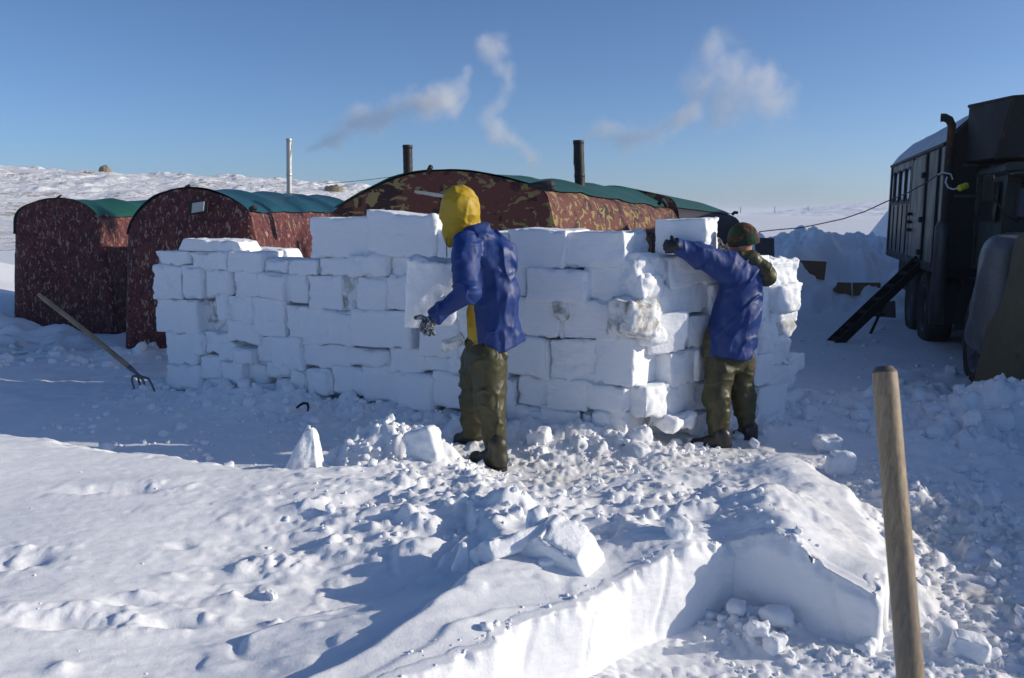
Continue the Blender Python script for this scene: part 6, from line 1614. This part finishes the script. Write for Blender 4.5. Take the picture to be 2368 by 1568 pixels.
def fcoat2(p):
    d = rc(p, nk2 + (0.0, 0, -0.02), ch2, 0.095, 0.160)
    d = su(d, rc(p, q6(720, 420, 6.26), q6(705, 540, 6.26), 0.085, 0.10), 0.06)
    d = su(d, rc(p, ch2, wa2, 0.156, 0.166), 0.05); d = su(d, rc(p, wa2, he2, 0.166, 0.172), 0.05)
    d = su(d, rc(p, q6(700, 640, 6.22), q6(680, 800, 6.22), 0.085, 0.085), 0.05)
    d = su(d, rc(p, q6(520, 760, 6.18), q6(500, 880, 6.18), 0.07, 0.085), 0.05)
    s = su(rc(p, sh2, el2, 0.128, 0.084), rc(p, el2, wr2, 0.086, 0.052), 0.04); d = su(d, s, 0.04)
    s = su(rc(p, sh3, el3, 0.105, 0.080), rc(p, el3, wr3, 0.080, 0.052), 0.04); d = su(d, s, 0.04)
    # folds: drag lines from the raised arm down across the back
    q = p @ np.array(Matrix.Rotation(math.radians(42), 3, 'Y')).T
    w = sstep(wa2[2] + 0.02, ch2[2] + 0.0, p[..., 2])
    dsl = np.minimum(rc(p, sh2, el2, 0.12, 0.1), rc(p, el2, wr2, 0.1, 0.09)); wsl = sstep(0.04, -0.03, dsl)
    d = d + folds(q, (2.4, 4.0, 8.5), 0.024, 801) * (0.35 + 0.65 * w) * (1 - wsl) + folds(p, (6, 6, 2.0), 0.017, 803) * (1 - w) * (1 - wsl)
    d = d + folds(p, (11, 7, 4), 0.010, 807) * wsl + 0.004 * fbm3(p, 14, 2, 805)
    zc = he2[2] - 0.045 + 0.012 * np.sin(p[..., 0] * 17) - 0.03 * (p[..., 0] - he2[0])
    d = np.maximum(d, zc - p[..., 2])
    d = np.maximum(d, -np.maximum(d + 0.026, p[..., 2] - (zc + 0.05)))
    ax = (wr2 - el2) / np.linalg.norm(wr2 - el2)
    d = np.where(np.linalg.norm(p - wr2, axis=-1) < 0.12, np.maximum(d, (p - wr2) @ ax - 0.02), d)
    return np.where(dsl > 0.02, np.maximum(d, p[..., 2] - (nk2[2] + 0.035)), d)
lo, hi = bounds([nk2, ch2, he2, wr2, wr3, sh2, q6(440, 900, 6.2), q6(780, 600, 6.2)], 0.14)
V, Fq = nets(fcoat2, lo, hi, 0.0085)
f0, f1 = q6(500, 480, 6.1), q6(476, 895, 6.1)
def pred2(c):
    xs_ = f0[0] + (f1[0] - f0[0]) * (c[:, 2] - f0[2]) / (f1[2] - f0[2]) 
    arm = np.minimum(rc(c, sh2, el2, 0.155, 0.12), rc(c, el2, wr2, 0.12, 0.08)); arm2 = np.minimum(rc(c, sh3, el3, 0.14, 0.12), rc(c, el3, wr3, 0.12, 0.08))
    return (c[:, 0] < xs_ + 0.01) & (np.minimum(arm, arm2) > 0) & (c[:, 2] < f0[2] + 0.05)
(oa, ob), (ba, bb) = split_faces(V, Fq, pred2)
obj('coat', ba, bb, M_blue, P2)
if len(ob): obj('coat_front', oa, ob, M_oliv, P2)
# hood hanging down the back
hb0, hb1 = q6(718, 335, 6.16), q6(800, 432, 6.18)
def fh2(p):
    d = rc(p, hb0, hb1, 0.052, 0.070); d = su(d, rc(p, q6(660, 318, 6.14), hb0, 0.035, 0.055), 0.04)
    d = su(d, el(p, q6(795, 410, 6.2), (0.066, 0.12, 0.105), roty=-0.45), 0.03)
    return d + folds(p @ np.array(Matrix.Rotation(0.8, 3, 'Y')).T, (4, 6, 14), 0.012, 811)
V, Fq = nets(fh2, *bounds([hb0, hb1, q6(655, 318, 6.14)], 0.16), 0.0085); obj('hood', V, Fq, M_oliv, P2)
V, Fq = nets(lambda p: np.maximum(rc(p, nk2 + (0.005, 0, 0.0), H2 + (0.02, 0, -0.075), 0.085, 0.072) + folds(p, (3, 3, 20), 0.006, 815), p[..., 2] - (H2[2] - 0.072)), *bounds([nk2, H2], 0.12), 0.008)
obj('collar', V, Fq, M_fleece, P2)
# knit cap with a turned-up edge
def fcap(p):
    c0 = H2 + (0.010, 0, 0.022)
    q = (p - c0) @ np.array(Matrix.Rotation(-0.16, 3, 'Y'))
    d = el(q, (0, 0, 0.0), (0.112, 0.108, 0.112)); d = np.maximum(d, -0.052 - q[..., 2])
    rim = np.maximum(el(q, (0, 0, -0.02), (0.117, 0.113, 0.12)), np.abs(q[..., 2] + 0.035) - 0.022)
    d = su(d, rim, 0.01)
    d = np.maximum(d, -np.maximum(el(q, (0, 0, -0.02), (0.095, 0.092, 0.10)), q[..., 2] - 0.0))
    return d + 0.0022 * fbm3(p, 25, 2, 821)
V, Fq = nets(fcap, *bounds([H2], 0.17), 0.006); obj('cap', V, Fq, M_cap, P2)
V, Fq = nets(lambda p: np.minimum(*[np.linalg.norm(p - (H2 + FD * 0.083 + SD_ * 0.031 * s + (0, 0, -0.010)), axis=-1) - 0.0105 for s in (1, -1)]), *bounds([H2 + FD * 0.083], 0.06), 0.004)
def eyes():
    for s in (1, -1):
        c0 = H2 + FD * 0.083 + SD_ * 0.031 * s + (0, 0, -0.010)
        V, Fq = nets(lambda p: np.linalg.norm(p - c0, axis=-1) - 0.0105, c0 - 0.016, c0 + 0.016, 0.004); obj('eye', V, Fq, simple_mat('eye_white', (0.5, 0.5, 0.5), 0.2) if s == 1 else bpy.data.materials['eye_white'], P2)
eyes()
def ftr2(p):
    d = rc(p, q6(600, 855, 6.21), q6(600, 900, 6.21), 0.142, 0.142)
    d = su(d, su(rc(p, hp2, kn2, 0.118, 0.098), rc(p, kn2, an2, 0.099, 0.080), 0.04), 0.03)
    d = su(d, su(rc(p, hp3, kn3, 0.112, 0.087), rc(p, kn3, an3, 0.089, 0.074), 0.04), 0.02)
    d = d + folds(p, (5.0, 6.0, 10.0), 0.012, 831) + folds(p, (3, 5, 14), 0.007, 835) * sstep(1.0, 0.5, p[..., 2]) + 0.004 * fbm3(p, 16, 2, 837)
    mid_ = (an2[0] + an3[0]) / 2
    d = np.maximum(d, np.where(p[..., 0] < mid_, an2[2] - 0.015, an3[2] - 0.015) - p[..., 2])
    return np.maximum(d, p[..., 2] - (he2[2] + 0.05))
V, Fq = nets(ftr2, *bounds([he2, an2, an3, hp2, hp3, kn2], 0.17), 0.009); obj('trousers', V, Fq, M_oliv, P2)
hb, tb = PG(1444.7 + .4055 * 560, 462.3 + .4055 * 1418, -0.05), PG(1444.7 + .4055 * 405, 462.3 + .4055 * 1402, -0.05)
boot('boot', hb + (0, 0, .02), tb + (0, 0, .015), hb + np.array([-0.02, 0, 0.11]), M_boot, P2, 0.054)
hb, tb = PG(1444.7 + .4055 * 708, 462.3 + .4055 * 1385, -0.05), PG(1444.7 + .4055 * 640, 462.3 + .4055 * 1355, -0.05)
boot('boot', hb + (0, 0, .02), tb + (0, 0, .015), hb + np.array([-0.005, 0, 0.11]), M_boot, P2, 0.052)
# gloves
h_ = lambda x, y, Y: q6(x, y, Y - 0.80)
palm = [(h_(292, 262, 6.74), h_(262, 262, 6.77), 0.036, 0.042), (h_(275, 250, 6.76), h_(258, 278, 6.77), 0.032, 0.036)]
fing = [[(h_(255, 245, 6.77), .017), (h_(238, 236, 6.80), .0155), (h_(230, 246, 6.86), .013)], [(h_(250, 258, 6.77), .0175), (h_(230, 256, 6.79), .016), (h_(224, 262, 6.85), .013)],
        [(h_(250, 274, 6.77), .017), (h_(231, 276, 6.79), .0155), (h_(227, 280, 6.85), .013)], [(h_(254, 290, 6.77), .0155), (h_(240, 295, 6.79), .014), (h_(236, 298, 6.84), .012)],
        [(h_(275, 240, 6.75), .0185), (h_(270, 222, 6.77), .016), (h_(266, 212, 6.79), .0135)]]
V, Fq = nets(hand_fn(fing, palm), *bounds([h_(262, 260, 6.79)], 0.14), 0.005); obj('glove', V, Fq, M_glovb, P2)
fl = wr3 + np.array([-0.03, 0.05, 0.01])
fing = [[(fl + (-0.02, 0.02, 0.03 - 0.024 * k), .016), (fl + (-0.03, 0.055, 0.035 - 0.024 * k), .0145), (fl + (-0.05, 0.07, 0.035 - 0.024 * k), .012)] for k in range(4)] + [[(fl + (0, 0, 0.03), .018), (fl + (-0.015, -0.01, 0.06), .015), (fl + (-0.03, -0.005, 0.08), .013)]]
V, Fq = nets(hand_fn(fing, [(wr3, fl, 0.036, 0.04)]), *bounds([fl], 0.15), 0.006); obj('glove', V, Fq, M_glovg, P2)
# ------------------------------------------------------------------ cold haze over the plain
m = bpy.data.materials.new('haze'); m.use_nodes = True; t = m.node_tree; t.nodes.clear()
o_ = N(t, 'OutputMaterial'); v_ = N(t, 'VolumePrincipled'); v_.inputs['Density'].default_value = 0.00040
v_.inputs['Color'].default_value = (0.80, 0.86, 0.97, 1); v_.inputs['Anisotropy'].default_value = 0.2
t.links.new(v_.outputs[0], o_.inputs['Volume'])
hz = MB().box((-2700, -60, -8.0), (2700, 2700, 16.0)).build('haze', m); hz['kind'] = 'stuff'
tag(hz, 'thin cold haze paling the far plain and the skyline', 'haze')
